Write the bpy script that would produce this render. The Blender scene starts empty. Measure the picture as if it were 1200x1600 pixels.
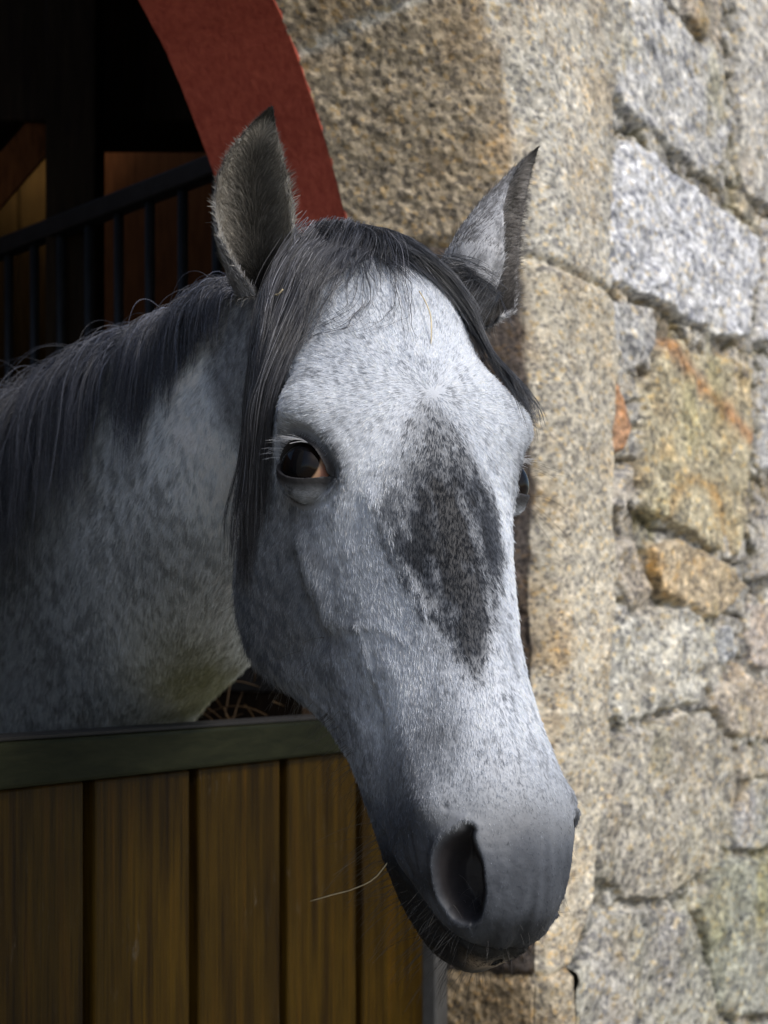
import bpy, math, random
import numpy as np
from mathutils import Vector
from mathutils.bvhtree import BVHTree

FUR = 1.0
rng = np.random.default_rng(7)
random.seed(7)
SC = bpy.context.scene
COL = SC.collection

# ------------------------------------------------------------------ camera, sky, sun, exposure
FPX, CX, CY, EYE = 2600.0, 600.0, 1029.0, 1.35     # focal length in photo pixels, horizon row, camera height
cam_d = bpy.data.cameras.new('camera')
cam = bpy.data.objects.new('camera', cam_d)
COL.objects.link(cam)
cam.location = (0, 0, EYE)
cam.rotation_euler = (math.radians(90), 0, 0)
cam_d.sensor_width = 36
cam_d.lens = FPX * 36 / 1600
cam_d.shift_y = (CY - 800) / 1600
cam_d.clip_start = 0.05
cam_d.clip_end = 500
cam_d.dof.use_dof = True
cam_d.dof.focus_distance = 1.31
cam_d.dof.aperture_fstop = 10.5
SC.camera = cam

SUN_EL, SUN_AZ = math.radians(43), math.radians(131)    # azimuth clockwise from +Y
w = bpy.data.worlds.new('World')
SC.world = w
w.use_nodes = True
nt = w.node_tree
sky = nt.nodes.new('ShaderNodeTexSky')
sky.sky_type = 'NISHITA'
sky.sun_disc = False
sky.sun_elevation = SUN_EL
sky.sun_rotation = SUN_AZ
sky.air_density = 1.0
sky.dust_density = 2.0
nt.links.new(sky.outputs[0], nt.nodes['Background'].inputs[0])
nt.nodes['Background'].inputs[1].default_value = 0.11
sd = bpy.data.lights.new('sun', 'SUN')
sd.energy = 1.5
sd.angle = math.radians(14)
sd.color = (1.0, 0.95, 0.88)
sun = bpy.data.objects.new('sun', sd)
COL.objects.link(sun)
sdir = Vector((math.sin(SUN_AZ) * math.cos(SUN_EL), math.cos(SUN_AZ) * math.cos(SUN_EL), math.sin(SUN_EL)))
sun.rotation_euler = sdir.to_track_quat('Z', 'Y').to_euler()
SC.view_settings.view_transform = 'Standard'
SC.view_settings.look = 'None'
SC.view_settings.exposure = 0.60
SC.view_settings.gamma = 1.0
SC.render.film_transparent = False
SC.cycles.max_bounces = 6
SC.cycles.use_denoising = True

# ------------------------------------------------------------------ helpers
def hash3(i, j, k, seed):
    h = (i * 374761393 + j * 668265263 + k * 2147483647 + seed * 1274126177) & 0xFFFFFFFF
    h = ((h ^ (h >> 13)) * 1274126177) & 0xFFFFFFFF
    h = ((h ^ (h >> 16)) * 2246822519) & 0xFFFFFFFF
    return ((h ^ (h >> 15)) & 0xFFFFFF) / float(0xFFFFFF)

def noise(P, scale, seed=0):
    """value noise in [-1, 1] at points P (n,3); scale in cells per metre (scalar or 3)"""
    Q = np.asarray(P, float) * np.asarray(scale, float) + 1000.0
    I = np.floor(Q).astype(np.int64)
    F = Q - I
    F = F * F * (3 - 2 * F)
    out = 0
    for a in (0, 1):
        for b in (0, 1):
            for c in (0, 1):
                wgt = (F[:, 0] if a else 1 - F[:, 0]) * (F[:, 1] if b else 1 - F[:, 1]) * (F[:, 2] if c else 1 - F[:, 2])
                out = out + wgt * hash3(I[:, 0] + a, I[:, 1] + b, I[:, 2] + c, seed)
    return out * 2 - 1

def fbm(P, scale, oct=4, seed=0, gain=.5):
    s, a, t = 0, 1.0, 0
    for o in range(oct):
        s = s + a * noise(P, np.asarray(scale) * 2.0 ** o, seed + o * 17)
        t += a
        a *= gain
    return s / t

def smooth(a, b, x):
    t = np.clip((x - a) / (b - a), 0, 1)
    return t * t * (3 - 2 * t)

def link(o, parent=None):
    COL.objects.link(o)
    if parent is not None:
        o.parent = parent
    return o

def mesh_np(name, V, F, mat=None, parent=None, shade=True, col=None, loops=None):
    """V (n,3), F (m,4) or (m,3) int"""
    V = np.ascontiguousarray(V, np.float32)
    F = np.asarray(F, np.int32)
    me = bpy.data.meshes.new(name)
    me.vertices.add(len(V))
    me.vertices.foreach_set('co', V.ravel())
    k = F.shape[1]
    me.loops.add(F.size)
    me.loops.foreach_set('vertex_index', F.ravel())
    me.polygons.add(len(F))
    me.polygons.foreach_set('loop_start', np.arange(0, F.size, k, dtype=np.int32))
    me.polygons.foreach_set('use_smooth', np.full(len(F), bool(shade)))
    me.update(calc_edges=True)
    me.validate()
    if col is not None:
        at = me.color_attributes.new('coat', 'FLOAT_COLOR', 'POINT')
        c4 = np.ones((len(V), 4), np.float32)
        c4[:, :3] = col
        at.data.foreach_set('color', c4.ravel())
    o = bpy.data.objects.new(name, me)
    if mat:
        me.materials.append(mat)
    return link(o, parent)

class MB:
    """collects boxes, prisms and tubes into one mesh"""
    def __init__(s):
        s.v, s.f = [], []
    def quadbox(s, c8):
        n = len(s.v)
        s.v += [tuple(c) for c in c8]
        for f in ((0, 3, 2, 1), (4, 5, 6, 7), (0, 1, 5, 4), (1, 2, 6, 5), (2, 3, 7, 6), (3, 0, 4, 7)):
            s.f.append(tuple(n + i for i in f))
    def tube(s, pts, r, n=8, caps=True):
        pts = [Vector(p) for p in pts]
        rs = r if isinstance(r, (list, tuple)) else [r] * len(pts)
        base = len(s.v)
        for i, p in enumerate(pts):
            t = (pts[min(i + 1, len(pts) - 1)] - pts[max(i - 1, 0)]).normalized()
            a = t.cross(Vector((0.31, 0.2, 0.9))).normalized()
            b = t.cross(a)
            for k in range(n):
                an = 2 * math.pi * k / n
                s.v.append(tuple(p + (a * math.cos(an) + b * math.sin(an)) * rs[i]))
        for i in range(len(pts) - 1):
            for k in range(n):
                k2 = (k + 1) % n
                s.f.append((base + i * n + k, base + i * n + k2, base + (i + 1) * n + k2, base + (i + 1) * n + k))
        if caps:
            s.f.append(tuple(base + k for k in range(n))[::-1])
            s.f.append(tuple(base + (len(pts) - 1) * n + k for k in range(n)))
    def build(s, name, mat, parent=None, bevel=0, smooth_=False):
        me = bpy.data.meshes.new(name)
        me.from_pydata(s.v, [], s.f)
        me.update()
        if smooth_:
            for p in me.polygons:
                p.use_smooth = True
        o = bpy.data.objects.new(name, me)
        me.materials.append(mat)
        link(o, parent)
        if bevel:
            m = o.modifiers.new('bevel', 'BEVEL')
            m.width = bevel
            m.segments = 2
            m.limit_method = 'ANGLE'
        return o

def tag(o, label=None, cat=None, group=None, kind=None):
    if label: o['label'] = label
    if cat: o['category'] = cat
    if group: o['group'] = group
    if kind: o['kind'] = kind
    return o

def empty(name, loc=(0, 0, 0)):
    o = bpy.data.objects.new(name, None)
    o.location = loc
    o.empty_display_size = .1
    return link(o)

def keep(o, parent):
    """parent to an Empty whose transform is a plain translation, keeping world coordinates"""
    o.parent = parent
    o.matrix_parent_inverse = parent.matrix_world.inverted()
    return o

def material(name):
    m = bpy.data.materials.new(name)
    m.use_nodes = True
    nt = m.node_tree
    return m, nt, nt.nodes['Principled BSDF']

def N(nt, typ, **kw):
    n = nt.nodes.new(typ)
    for k, v in kw.items():
        if k in n.inputs:
            n.inputs[k].default_value = v
        else:
            setattr(n, k, v)
    return n

def ramp(nt, fac, stops, interp='LINEAR'):
    r = nt.nodes.new('ShaderNodeValToRGB')
    r.color_ramp.interpolation = interp
    el = r.color_ramp.elements
    while len(el) > 1:
        el.remove(el[-1])
    el[0].position, el[0].color = stops[0][0], (*stops[0][1], 1)
    for p, c in stops[1:]:
        e = el.new(p)
        e.color = (*c, 1)
    nt.links.new(fac, r.inputs[0])
    return r.outputs[0]

def mix(nt, typ, fac, a, b):
    m = nt.nodes.new('ShaderNodeMix')
    m.data_type = 'RGBA'
    m.blend_type = typ
    for sock, v in ((m.inputs[0], fac), (m.inputs[6], a), (m.inputs[7], b)):
        if isinstance(v, (int, float)):
            sock.default_value = v
        elif isinstance(v, tuple):
            sock.default_value = (*v, 1)
        else:
            nt.links.new(v, sock)
    return m.outputs[2]

def bump(nt, b, h, strength, dist):
    n = nt.nodes.new('ShaderNodeBump')
    n.inputs['Strength'].default_value = strength
    n.inputs['Distance'].default_value = dist
    nt.links.new(h, n.inputs['Height'])
    nt.links.new(n.outputs[0], b.inputs['Normal'])
    return n

def objco(nt, scale=(1, 1, 1)):
    tc = nt.nodes.new('ShaderNodeTexCoord')
    mp = nt.nodes.new('ShaderNodeMapping')
    mp.inputs['Scale'].default_value = scale
    nt.links.new(tc.outputs['Object'], mp.inputs[0])
    return mp.outputs[0]

def tex(nt, kind, co, scale, **kw):
    n = nt.nodes.new(kind)
    n.inputs['Scale'].default_value = scale
    for k, v in kw.items():
        if k in n.inputs:
            n.inputs[k].default_value = v
        else:
            setattr(n, k, v)
    nt.links.new(co, n.inputs['Vector'])
    return n

# wall frame: s along the wall, o outwards from the door's face, Z up
P0 = np.array([-.369, 1.6])
DS = np.array([.4399, .8980])
DN = np.array([.8980, -.4399])
def WP(s, o, z):
    s, o, z = np.broadcast_arrays(np.asarray(s, float), np.asarray(o, float), np.asarray(z, float))
    return np.stack([P0[0] + DS[0] * s + DN[0] * o, P0[1] + DS[1] * s + DN[1] * o, z], -1)
def wall_at(u, v, o):
    """photo position -> (s, Z) on the wall plane standing o out from the door's face"""
    r = (np.asarray(u, float) - CX) / FPX
    a = P0 + DN * o
    s = (r * a[1] - a[0]) / (DS[0] - r * DS[1])
    Y = a[1] + DS[1] * s
    return s, EYE + (CY - np.asarray(v, float)) / FPX * Y
def wbox(mb, s0, s1, o0, o1, z0, z1):
    mb.quadbox([WP(s0, o0, z0), WP(s1, o0, z0), WP(s1, o1, z0), WP(s0, o1, z0),
                WP(s0, o0, z1), WP(s1, o0, z1), WP(s1, o1, z1), WP(s0, o1, z1)])

# ------------------------------------------------------------------ materials
def mat_ground():
    m, nt, b = material('cobbled_yard')
    co = objco(nt)
    v = tex(nt, 'ShaderNodeTexVoronoi', co, 9.0)
    n = tex(nt, 'ShaderNodeTexNoise', co, 3.0, Detail=6.0)
    c = ramp(nt, n.outputs[0], [(.3, (.20, .19, .15)), (.7, (.40, .38, .32))])
    c2 = mix(nt, 'MULTIPLY', .6, c, ramp(nt, v.outputs['Distance'], [(.0, (1.1, 1.1, 1.1)), (.45, (.8, .8, .8)), (.7, (.4, .4, .38))]))
    nt.links.new(c2, b.inputs['Base Color'])
    b.inputs['Roughness'].default_value = .9
    bump(nt, b, v.outputs['Distance'], .5, .02)
    return m

def mat_stone(name, fine=1.0, lo=.25, hi=1.4):
    """granite: per-vertex tone from the masonry, grains and lichen from textures"""
    m, nt, b = material(name)
    at = N(nt, 'ShaderNodeAttribute', attribute_name='coat')
    tc_ = nt.nodes.new('ShaderNodeTexCoord')
    m1 = nt.nodes.new('ShaderNodeMapping'); m1.inputs['Rotation'].default_value = (0, 0, -math.radians(63.9))
    m2 = nt.nodes.new('ShaderNodeMapping'); m2.inputs['Scale'].default_value = (.5 * fine, fine, fine)
    nt.links.new(tc_.outputs['Object'], m1.inputs[0]); nt.links.new(m1.outputs[0], m2.inputs[0])
    co = m2.outputs[0]
    g1 = tex(nt, 'ShaderNodeTexNoise', co, 95.0, Detail=4.0, Roughness=.7)
    g2 = tex(nt, 'ShaderNodeTexVoronoi', co, 120.0)
    g3 = tex(nt, 'ShaderNodeTexNoise', co, 34.0, Detail=5.0, Roughness=.65)
    st = tex(nt, 'ShaderNodeTexNoise', co, 6.0, Detail=6.0, Roughness=.65)
    gr = ramp(nt, g1.outputs[0], [(.33, (lo * .5, lo * .5, lo * .5)), (.42, (.45 + lo * .7, .45 + lo * .7, .45 + lo * .68)), (.53, (1.0, 1.0, 1.0)), (.64, (hi, hi * .985, hi * .95))])
    c = mix(nt, 'MULTIPLY', .9, at.outputs[0], gr)
    g3r = ramp(nt, g3.outputs[0], [(.36, (.50, .50, .52)), (.5, (.97, .97, .97)), (.64, (1.3, 1.28, 1.24))])
    c = mix(nt, 'MULTIPLY', .8, c, g3r)
    vr = ramp(nt, g2.outputs['Color'], [(.05, (.42, .43, .48)), (.28, (1.0, .98, .93)), (.46, (1.15, .98, .68)), (.53, (1, 1.0, .99)), (.80, (1.4, 1.4, 1.4))], 'CONSTANT')
    c = mix(nt, 'MULTIPLY', .75, c, vr)
    rs = ramp(nt, st.outputs[0], [(.50, (0, 0, 0)), (.68, (1, 1, 1))])
    rs2 = N(nt, 'ShaderNodeMath', operation='MULTIPLY')
    nt.links.new(rs, rs2.inputs[0])
    nt.links.new(at.outputs['Alpha'], rs2.inputs[1])
    c = mix(nt, 'MULTIPLY', rs2.outputs[0], c, (1.0, .72, .36))
    nt.links.new(c, b.inputs['Base Color'])
    b.inputs['Roughness'].default_value = .85
    b.inputs['Specular IOR Level'].default_value = .25
    ad = N(nt, 'ShaderNodeMath', operation='ADD')
    nt.links.new(g1.outputs[0], ad.inputs[0])
    nt.links.new(g3.outputs[0], ad.inputs[1])
    bump(nt, b, ad.outputs[0], .7, .006)
    return m

def mat_wood(name, dark, light, scale=(14, 14, 1.2), rough=.45, scratches=True):
    m, nt, b = material(name)
    co = objco(nt, scale)
    n = tex(nt, 'ShaderNodeTexNoise', co, 6.0, Detail=7.0, Roughness=.65, Distortion=.4)
    n2 = tex(nt, 'ShaderNodeTexNoise', objco(nt), 2.6, Detail=4.0)
    c = ramp(nt, n.outputs[0], [(.3, dark), (.7, light)])
    c = mix(nt, 'MULTIPLY', .6, c, ramp(nt, n2.outputs[0], [(.3, (.45, .45, .45)), (.65, (1.25, 1.2, 1.15))]))
    if scratches:
        sc = tex(nt, 'ShaderNodeTexNoise', objco(nt, (26, 26, 5)), 3.0, Detail=9.0, Roughness=.8)
        f = ramp(nt, sc.outputs[0], [(.66, (0, 0, 0)), (.72, (.55, .55, .55))])
        c = mix(nt, 'MIX', f, c, tuple(min(1, x * 1.6 + .03) for x in light))
    nt.links.new(c, b.inputs['Base Color'])
    b.inputs['Roughness'].default_value = rough
    b.inputs['Specular IOR Level'].default_value = .03
    bump(nt, b, n.outputs[0], .25, .002)
    return m

def mat_plain(name, c, rough=.6, metal=0, var=.3, scale=30):
    m, nt, b = material(name)
    n = tex(nt, 'ShaderNodeTexNoise', objco(nt), scale, Detail=5.0)
    col = ramp(nt, n.outputs[0], [(.3, tuple(x * (1 - var) for x in c)), (.7, tuple(min(1, x * (1 + var)) for x in c))])
    nt.links.new(col, b.inputs['Base Color'])
    b.inputs['Roughness'].default_value = rough
    b.inputs['Metallic'].default_value = metal
    bump(nt, b, n.outputs[0], .15, .002)
    return m

def mat_redframe():
    m, nt, b = material('red_paint')
    n = tex(nt, 'ShaderNodeTexNoise', objco(nt, (1, 1, .35)), 110.0, Detail=5.0, Roughness=.7)
    n2 = tex(nt, 'ShaderNodeTexNoise', objco(nt), 16.0, Detail=8.0, Roughness=.75)
    n3 = tex(nt, 'ShaderNodeTexNoise', objco(nt), 3.2, Detail=5.0)
    c = ramp(nt, n.outputs[0], [(.3, (.34, .055, .036)), (.7, (.54, .118, .072))])
    c = mix(nt, 'MULTIPLY', .8, c, ramp(nt, n3.outputs[0], [(.3, (.68, .62, .62)), (.68, (1.15, 1.2, 1.2))]))
    chip = ramp(nt, n2.outputs[0], [(.66, (0, 0, 0)), (.71, (.6, .6, .6))])
    c = mix(nt, 'MIX', chip, c, (.36, .22, .14))
    nt.links.new(c, b.inputs['Base Color'])
    b.inputs['Roughness'].default_value = .65
    b.inputs['Specular IOR Level'].default_value = .3
    bump(nt, b, n.outputs[0], .8, .004)
    return m

def mat_attr(name, rough=.7, spec=.25, mul=1.0, sheen=0):
    m, nt, b = material(name)
    at = N(nt, 'ShaderNodeAttribute', attribute_name='coat')
    c = at.outputs[0]
    if mul != 1.0:
        c = mix(nt, 'MULTIPLY', 1.0, c, (mul, mul, mul))
    nt.links.new(c, b.inputs['Base Color'])
    b.inputs['Roughness'].default_value = rough
    b.inputs['Specular IOR Level'].default_value = spec
    return m

M_ground = mat_ground()
M_stone = mat_stone('granite', 1.0, .30, 1.5)
M_ashlar = mat_stone('dressed_granite', 1.5, .55, 1.3)
def mat_board():
    m, nt, b = material('varnished_boards')
    n = tex(nt, 'ShaderNodeTexNoise', objco(nt, (60, 60, 1.6)), 4.0, Detail=6.0, Roughness=.7, Distortion=.3)
    n1 = tex(nt, 'ShaderNodeTexNoise', objco(nt, (16, 16, 1.0)), 3.0, Detail=4.0)
    n2 = tex(nt, 'ShaderNodeTexNoise', objco(nt), 3.0, Detail=5.0)
    c = ramp(nt, n1.outputs[0], [(.3, (.012, .0058, .0005)), (.55, (.033, .0185, .0012)), (.75, (.047, .0225, .0015))])
    c = mix(nt, 'MULTIPLY', .85, c, ramp(nt, n.outputs[0], [(.34, (.35, .33, .3)), (.5, (.95, .95, .95)), (.68, (1.35, 1.3, 1.2))]))
    c = mix(nt, 'MULTIPLY', .7, c, ramp(nt, n2.outputs[0], [(.34, (.45, .42, .4)), (.64, (1.3, 1.3, 1.3))]))
    sc = tex(nt, 'ShaderNodeTexNoise', objco(nt, (30, 30, 9)), 2.2, Detail=10.0, Roughness=.85)
    msk = tex(nt, 'ShaderNodeTexNoise', objco(nt), 5.0, Detail=3.0)
    f = N(nt, 'ShaderNodeMath', operation='MULTIPLY')
    nt.links.new(ramp(nt, sc.outputs[0], [(.57, (0, 0, 0)), (.62, (1, 1, 1))]), f.inputs[0])
    nt.links.new(ramp(nt, msk.outputs[0], [(.52, (0, 0, 0)), (.66, (.7, .7, .7))]), f.inputs[1])
    c = mix(nt, 'MIX', f.outputs[0], c, (.075, .062, .045))
    nt.links.new(c, b.inputs['Base Color'])
    b.inputs['Roughness'].default_value = .45
    b.inputs['Specular IOR Level'].default_value = .08
    bump(nt, b, n.outputs[0], .4, .002)
    return m
M_board = mat_board()
M_rail = mat_wood('green_painted_rail', (.010, .012, .007), (.020, .022, .012), scale=(3, 3, 20), rough=.42)
M_groove = mat_plain('dark_gap', (.006, .005, .004), .8)
M_red = mat_redframe()
M_iron = mat_plain('black_iron', (.012, .012, .013), .5, .3)
M_inwood = mat_wood('old_stall_wood', (.075, .026, .009), (.17, .062, .02), rough=.7, scratches=False)
M_inwood2 = mat_wood('ochre_boards', (.05, .026, .007), (.10, .055, .015), rough=.7, scratches=False)
M_dark = mat_wood('dark_timber', (.012, .008, .006), (.03, .02, .012), rough=.7, scratches=False)
M_post = mat_plain('grey_post', (.045, .045, .045), .6)

# ------------------------------------------------------------------ ground
g = MB()
S = 150
g.v = [(-S, -S, 0), (S, -S, 0), (S, S, 0), (-S, S, 0)]
g.f = [(0, 1, 2, 3)]
tag(g.build('ground', M_ground), kind='structure')

# ------------------------------------------------------------------ stone wall with its arched doorway
O_FRONT = .16                     # the wall's face stands this far out from the door's face
wall = tag(empty('stone_wall', tuple(WP(1.2, O_FRONT, 0))), 'rough granite rubble wall with dressed sandy stones around the arched stable doorway', 'wall', kind='thing')
bpy.context.view_layer.update()

STONES = [  # outline in photo pixels, tone, relief
 ([(965,-8),(1030,-8),(1060,30),(1125,90),(1135,140),(1147,210),(1125,262),(1095,270),(1060,245),(1020,215),(965,178),(952,150),(955,90)], (.42,.42,.42), .02, .1),
 ([(955,240),(978,213),(1020,235),(1060,272),(1100,300),(1150,340),(1182,370),(1184,430),(1172,460),(1162,530),(1130,534),(1080,508),(1025,475),(990,462),(952,445),(945,350),(950,290)], (.50,.51,.54), .028, 0),
 ([(1155,-10),(1290,-10),(1290,330),(1200,325),(1165,305),(1152,270),(1156,210),(1150,125)], (.43,.42,.40), .02, .3),
 ([(1075,-10),(1130,-10),(1130,85),(1108,75),(1085,50),(1070,30)], (.30,.27,.23), .012, .8),
 ([(1040,530),(1060,527),(1080,552),(1130,553),(1170,563),(1182,590),(1177,650),(1172,700),(1170,750),(1165,820),(1150,872),(1120,862),(1080,845),(1040,818),(998,800),(993,750),(1000,600),(1022,555)], (.40,.36,.26), .024, .6),
 ([(955,462),(1020,478),(1036,510),(1020,553),(1000,575),(975,568),(953,540)], (.38,.38,.38), .015, .2),
 ([(955,602),(965,595),(984,655),(971,708),(953,712)], (.34,.20,.12), .018, .9),
 ([(948,735),(992,725),(994,780),(970,802),(945,792)], (.40,.38,.35), .014, .3),
 ([(955,862),(980,840),(1000,850),(1020,915),(1006,952),(985,952),(960,910)], (.34,.31,.27), .02, .3),
 ([(1015,848),(1060,842),(1105,858),(1150,890),(1163,915),(1150,945),(1115,972),(1090,960),(1030,930),(1018,895)], (.40,.33,.23), .02, 1),
 ([(1175,940),(1300,925),(1300,1080),(1175,1042),(1166,990)], (.38,.34,.31), .02, .3),
 ([(958,965),(1020,950),(1070,945),(1105,980),(1110,1050),(1085,1097),(1040,1112),(1000,1127),(965,1135),(950,1090),(955,1015)], (.43,.42,.38), .026, .3),
 ([(1110,980),(1140,978),(1154,1020),(1130,1046),(1112,1030)], (.36,.37,.38), .015, 0),
 ([(1120,1070),(1150,1032),(1180,1058),(1290,1085),(1290,1150),(1170,1157),(1135,1147),(1112,1105)], (.37,.33,.28), .02, .6),
 ([(960,1145),(1005,1137),(1060,1107),(1110,1120),(1140,1150),(1156,1200),(1142,1290),(1105,1360),(1080,1377),(1050,1402),(980,1412),(955,1387),(925,1378),(922,1250),(945,1230)], (.34,.32,.28), .028, .45),
 ([(1155,1165),(1290,1155),(1290,1205),(1160,1222)], (.33,.31,.28), .015, .3),
 ([(1182,1217),(1300,1210),(1300,1328),(1150,1332),(1148,1280)], (.33,.33,.34), .018, .2),
 ([(1085,1415),(1125,1342),(1310,1338),(1310,1580),(1120,1592),(1100,1500)], (.28,.282,.25), .026, .3),
 ([(985,1415),(1040,1416),(1075,1427),(1100,1510),(1112,1600),(1115,1700),(890,1700),(884,1530),(920,1480),(945,1422)], (.31,.30,.28), .028, .3),
 ([(1060,1397),(1100,1377),(1125,1380),(1105,1407)], (.32,.31,.30), .012, .3),
 ([(1120,1600),(1320,1590),(1320,1760),(1122,1740)], (.30,.30,.28), .022, .3),
 ([(1190,560),(1300,560),(1300,760),(1185,740)], (.42,.42,.42), .02, .1),
 ([(1188,780),(1300,775),(1300,910),(1178,905)], (.40,.38,.35), .02, .3),
 ([(1195,345),(1300,345),(1300,545),(1180,540),(1190,440)], (.46,.46,.47), .02, .1),
]
JAMB_R = [(966,-200),(960,0),(955,90),(946,160),(947,260),(945,340),(940,400),(948,470),(955,560),(950,700),(946,800),(955,900),(946,1010),(940,1120),(944,1200),(930,1250),(920,1330),(914,1400),(880,1510),(884,1600),(884,1800)]
ARRIS = [(735,-200),(770,0),(800,130),(820,350),(832,480),(838,700),(840,900),(843,1100),(846,1400),(848,1800)]

def polyline_at(pts, v, o):
    """wall coordinate s of a photo polyline (u of v), as function of height"""
    pts = np.array(pts, float)
    s, z = wall_at(pts[:, 0], pts[:, 1], o)
    k = np.argsort(z)
    return lambda zz: np.interp(zz, z[k], s[k])
jamb_edge = polyline_at(JAMB_R, None, O_FRONT)
arris_s = polyline_at(ARRIS, None, O_FRONT)

def poly_sd(px, pz, poly):
    """signed distance (inside positive) from points to polygon"""
    x, z = poly[:, 0], poly[:, 1]
    d = np.full(px.shape, 1e9)
    ins = np.zeros(px.shape, bool)
    n = len(poly)
    for i in range(n):
        ax, az, bx, bz = x[i], z[i], x[(i + 1) % n], z[(i + 1) % n]
        ex, ez = bx - ax, bz - az
        t = np.clip(((px - ax) * ex + (pz - az) * ez) / (ex * ex + ez * ez + 1e-12), 0, 1)
        d = np.minimum(d, np.hypot(px - ax - t * ex, pz - az - t * ez))
        c = ((az > pz) != (bz > pz)) & (px < (bx - ax) * (pz - az) / (bz - az + 1e-12) + ax)
        ins ^= c
    return np.where(ins, d, -d)

def build_rubble():
    ds, dz = .0045, .0040
    s = np.concatenate([np.arange(1.18, 2.6, ds), np.arange(2.6, 5.2, .013)])
    z = np.arange(.45, 3.05, dz)
    Sg, Zg = np.meshgrid(s, z)
    n = Sg.size
    sf, zf = Sg.ravel(), Zg.ravel()
    Q = np.stack([sf, np.zeros(n), zf], 1)
    ws = sf + .012 * fbm(Q, 14, 3, 3) + .0018 * noise(Q, 60, 5)
    wz = zf + .010 * fbm(Q, 14, 3, 9) + .0018 * noise(Q, 60, 6)
    best = np.full(n, -.5)
    H = np.zeros(n)
    C = np.tile(np.array([.26, .235, .19]), (n, 1))
    R = np.full(n, .5)
    # small chinking stones and, beyond the measured ones, a field of larger ones
    def vor(scale, seed, jit=.8):
        gs = sf / scale[0]
        gz = zf / scale[1]
        i0, j0 = np.floor(gs).astype(np.int64), np.floor(gz).astype(np.int64)
        d1 = np.full(n, 9.0); d2 = np.full(n, 9.0); idv = np.zeros(n)
        for di in (-1, 0, 1):
            for dj in (-1, 0, 1):
                ii, jj = i0 + di, j0 + dj
                cx = ii + .5 + jit * (hash3(ii, jj, ii * 0, seed) - .5)
                cz = jj + .5 + jit * (hash3(ii, jj, ii * 0, seed + 1) - .5)
                d = np.hypot((ws / scale[0] - cx), (wz / scale[1] - cz))
                r = hash3(ii, jj, ii * 0, seed + 2)
                m1 = d < d1
                d2 = np.where(m1, d1, np.minimum(d2, d))
                idv = np.where(m1, r, idv)
                d1 = np.where(m1, d, d1)
        return (d2 - d1), idv
    e, idv = vor((.085, .05), 11)
    hs = smooth(.02, .35, e)
    H = -.024 + .024 * smooth(.02, .22, e) * (.30 + .70 * idv)
    tone = .22 + .24 * idv
    stone_col = np.stack([tone * 1.03, tone, tone * .93], 1)
    k = smooth(.04, .16, e)[:, None]
    C = C * (1 - k) * .8 + stone_col * k
    moss = np.clip(fbm(Q, 7, 3, 77) * 1.6 + .25, 0, 1) * (1 - hs)
    C = C * (1 - moss[:, None] * .55) + np.array([.13, .12, .03]) * moss[:, None] * .55
    polys = []
    for outl, tone_c, rel, rust in STONES:
        a = np.array(outl, float)
        ps, pz = wall_at(a[:, 0], a[:, 1], O_FRONT)
        polys.append((np.stack([ps, pz], 1), tone_c, rel, rust))
    for i, (pl, tone_c, rel, rust) in enumerate(polys):
        lo, hi = pl.min(0) - .06, pl.max(0) + .06
        sel = np.where((sf > lo[0]) & (sf < hi[0]) & (zf > lo[1]) & (zf < hi[1]))[0]
        if not len(sel):
            continue
        d = poly_sd(ws[sel], wz[sel], pl)
        edge = smooth(-.005, .010, d)
        lump = fbm(Q[sel] + i * 3.1, 9, 4, 31 + i)
        tilt = (sf[sel] - pl[:, 0].mean()) * random.uniform(-.03, .03) + (zf[sel] - pl[:, 1].mean()) * random.uniform(-.04, .04)
        chip = np.maximum(0, noise(Q[sel] + i, 22, 61)) * .008
        h = -.024 + (rel * .45 + .024 + tilt * .7 + .012 * lump - chip - .007 * np.abs(noise(Q[sel] + i * 5, (11, 11, 16), 64))) * edge
        take = h > H[sel]
        ii = sel[take]
        H[ii] = h[take]
        kk = smooth(-.008, .012, d[take])[:, None]
        t = np.array(tone_c) * 1.22 * (1 + .22 * lump[take][:, None])
        if i == 4:                      # the streaked sandstone
            b0 = wall_at(1045, 540, O_FRONT); b1 = wall_at(1175, 690, O_FRONT)
            q = Q[ii][:, [0, 2]]
            a0, a1 = np.array([float(b0[0]), float(b0[1])]), np.array([float(b1[0]), float(b1[1])])
            ex = a1 - a0
            dist = ((q - a0) @ np.array([-ex[1], ex[0]])) / np.hypot(*ex) + .02 * fbm(Q[ii], 8, 3, 5)
            band = np.exp(-(dist / .022) ** 2)[:, None]
            t = t * (1 - band * .85) + np.array([.36, .19, .09]) * band * .85
            cc = np.array([float(x) for x in wall_at(1090, 860, O_FRONT)])
            rr = np.hypot((q[:, 0] - cc[0]) * .55, q[:, 1] - cc[1])
            ringb = np.exp(-((rr - .135 - .012 * fbm(Q[ii], 7, 2, 8)) / .012) ** 2)[:, None]
            t = t * (1 - ringb * .6) + np.array([.42, .27, .10]) * ringb * .6
        C[ii] = C[ii] * (1 - kk) + t * kk
        R[ii] = rust
    # crevice moss and lichen of its own shape
    lich = np.clip(fbm(Q, (5, 5, 5), 4, 201) * 2 - .55, 0, 1)[:, None] * .55
    C = C * (1 - lich) + np.array([.33, .30, .13]) * lich
    low = smooth(1.35, .75, zf)[:, None] * np.clip(.4 + fbm(Q, 6, 3, 91)[:, None], 0, 1) * .3
    C = C * (1 - low) + C * np.array([.72, .80, .52]) * low
    H = H + .0035 * fbm(Q, 45, 3, 41) + .004 * fbm(Q, 16, 2, 43)
    # tuck under the dressed jamb at its edge
    je = jamb_edge(zf)
    H = np.where(sf < je - .012, np.minimum(H, -.020), H)
    V = WP(sf, O_FRONT + H, zf)
    nz, ns = Sg.shape
    idx = np.arange(n).reshape(nz, ns)
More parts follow.
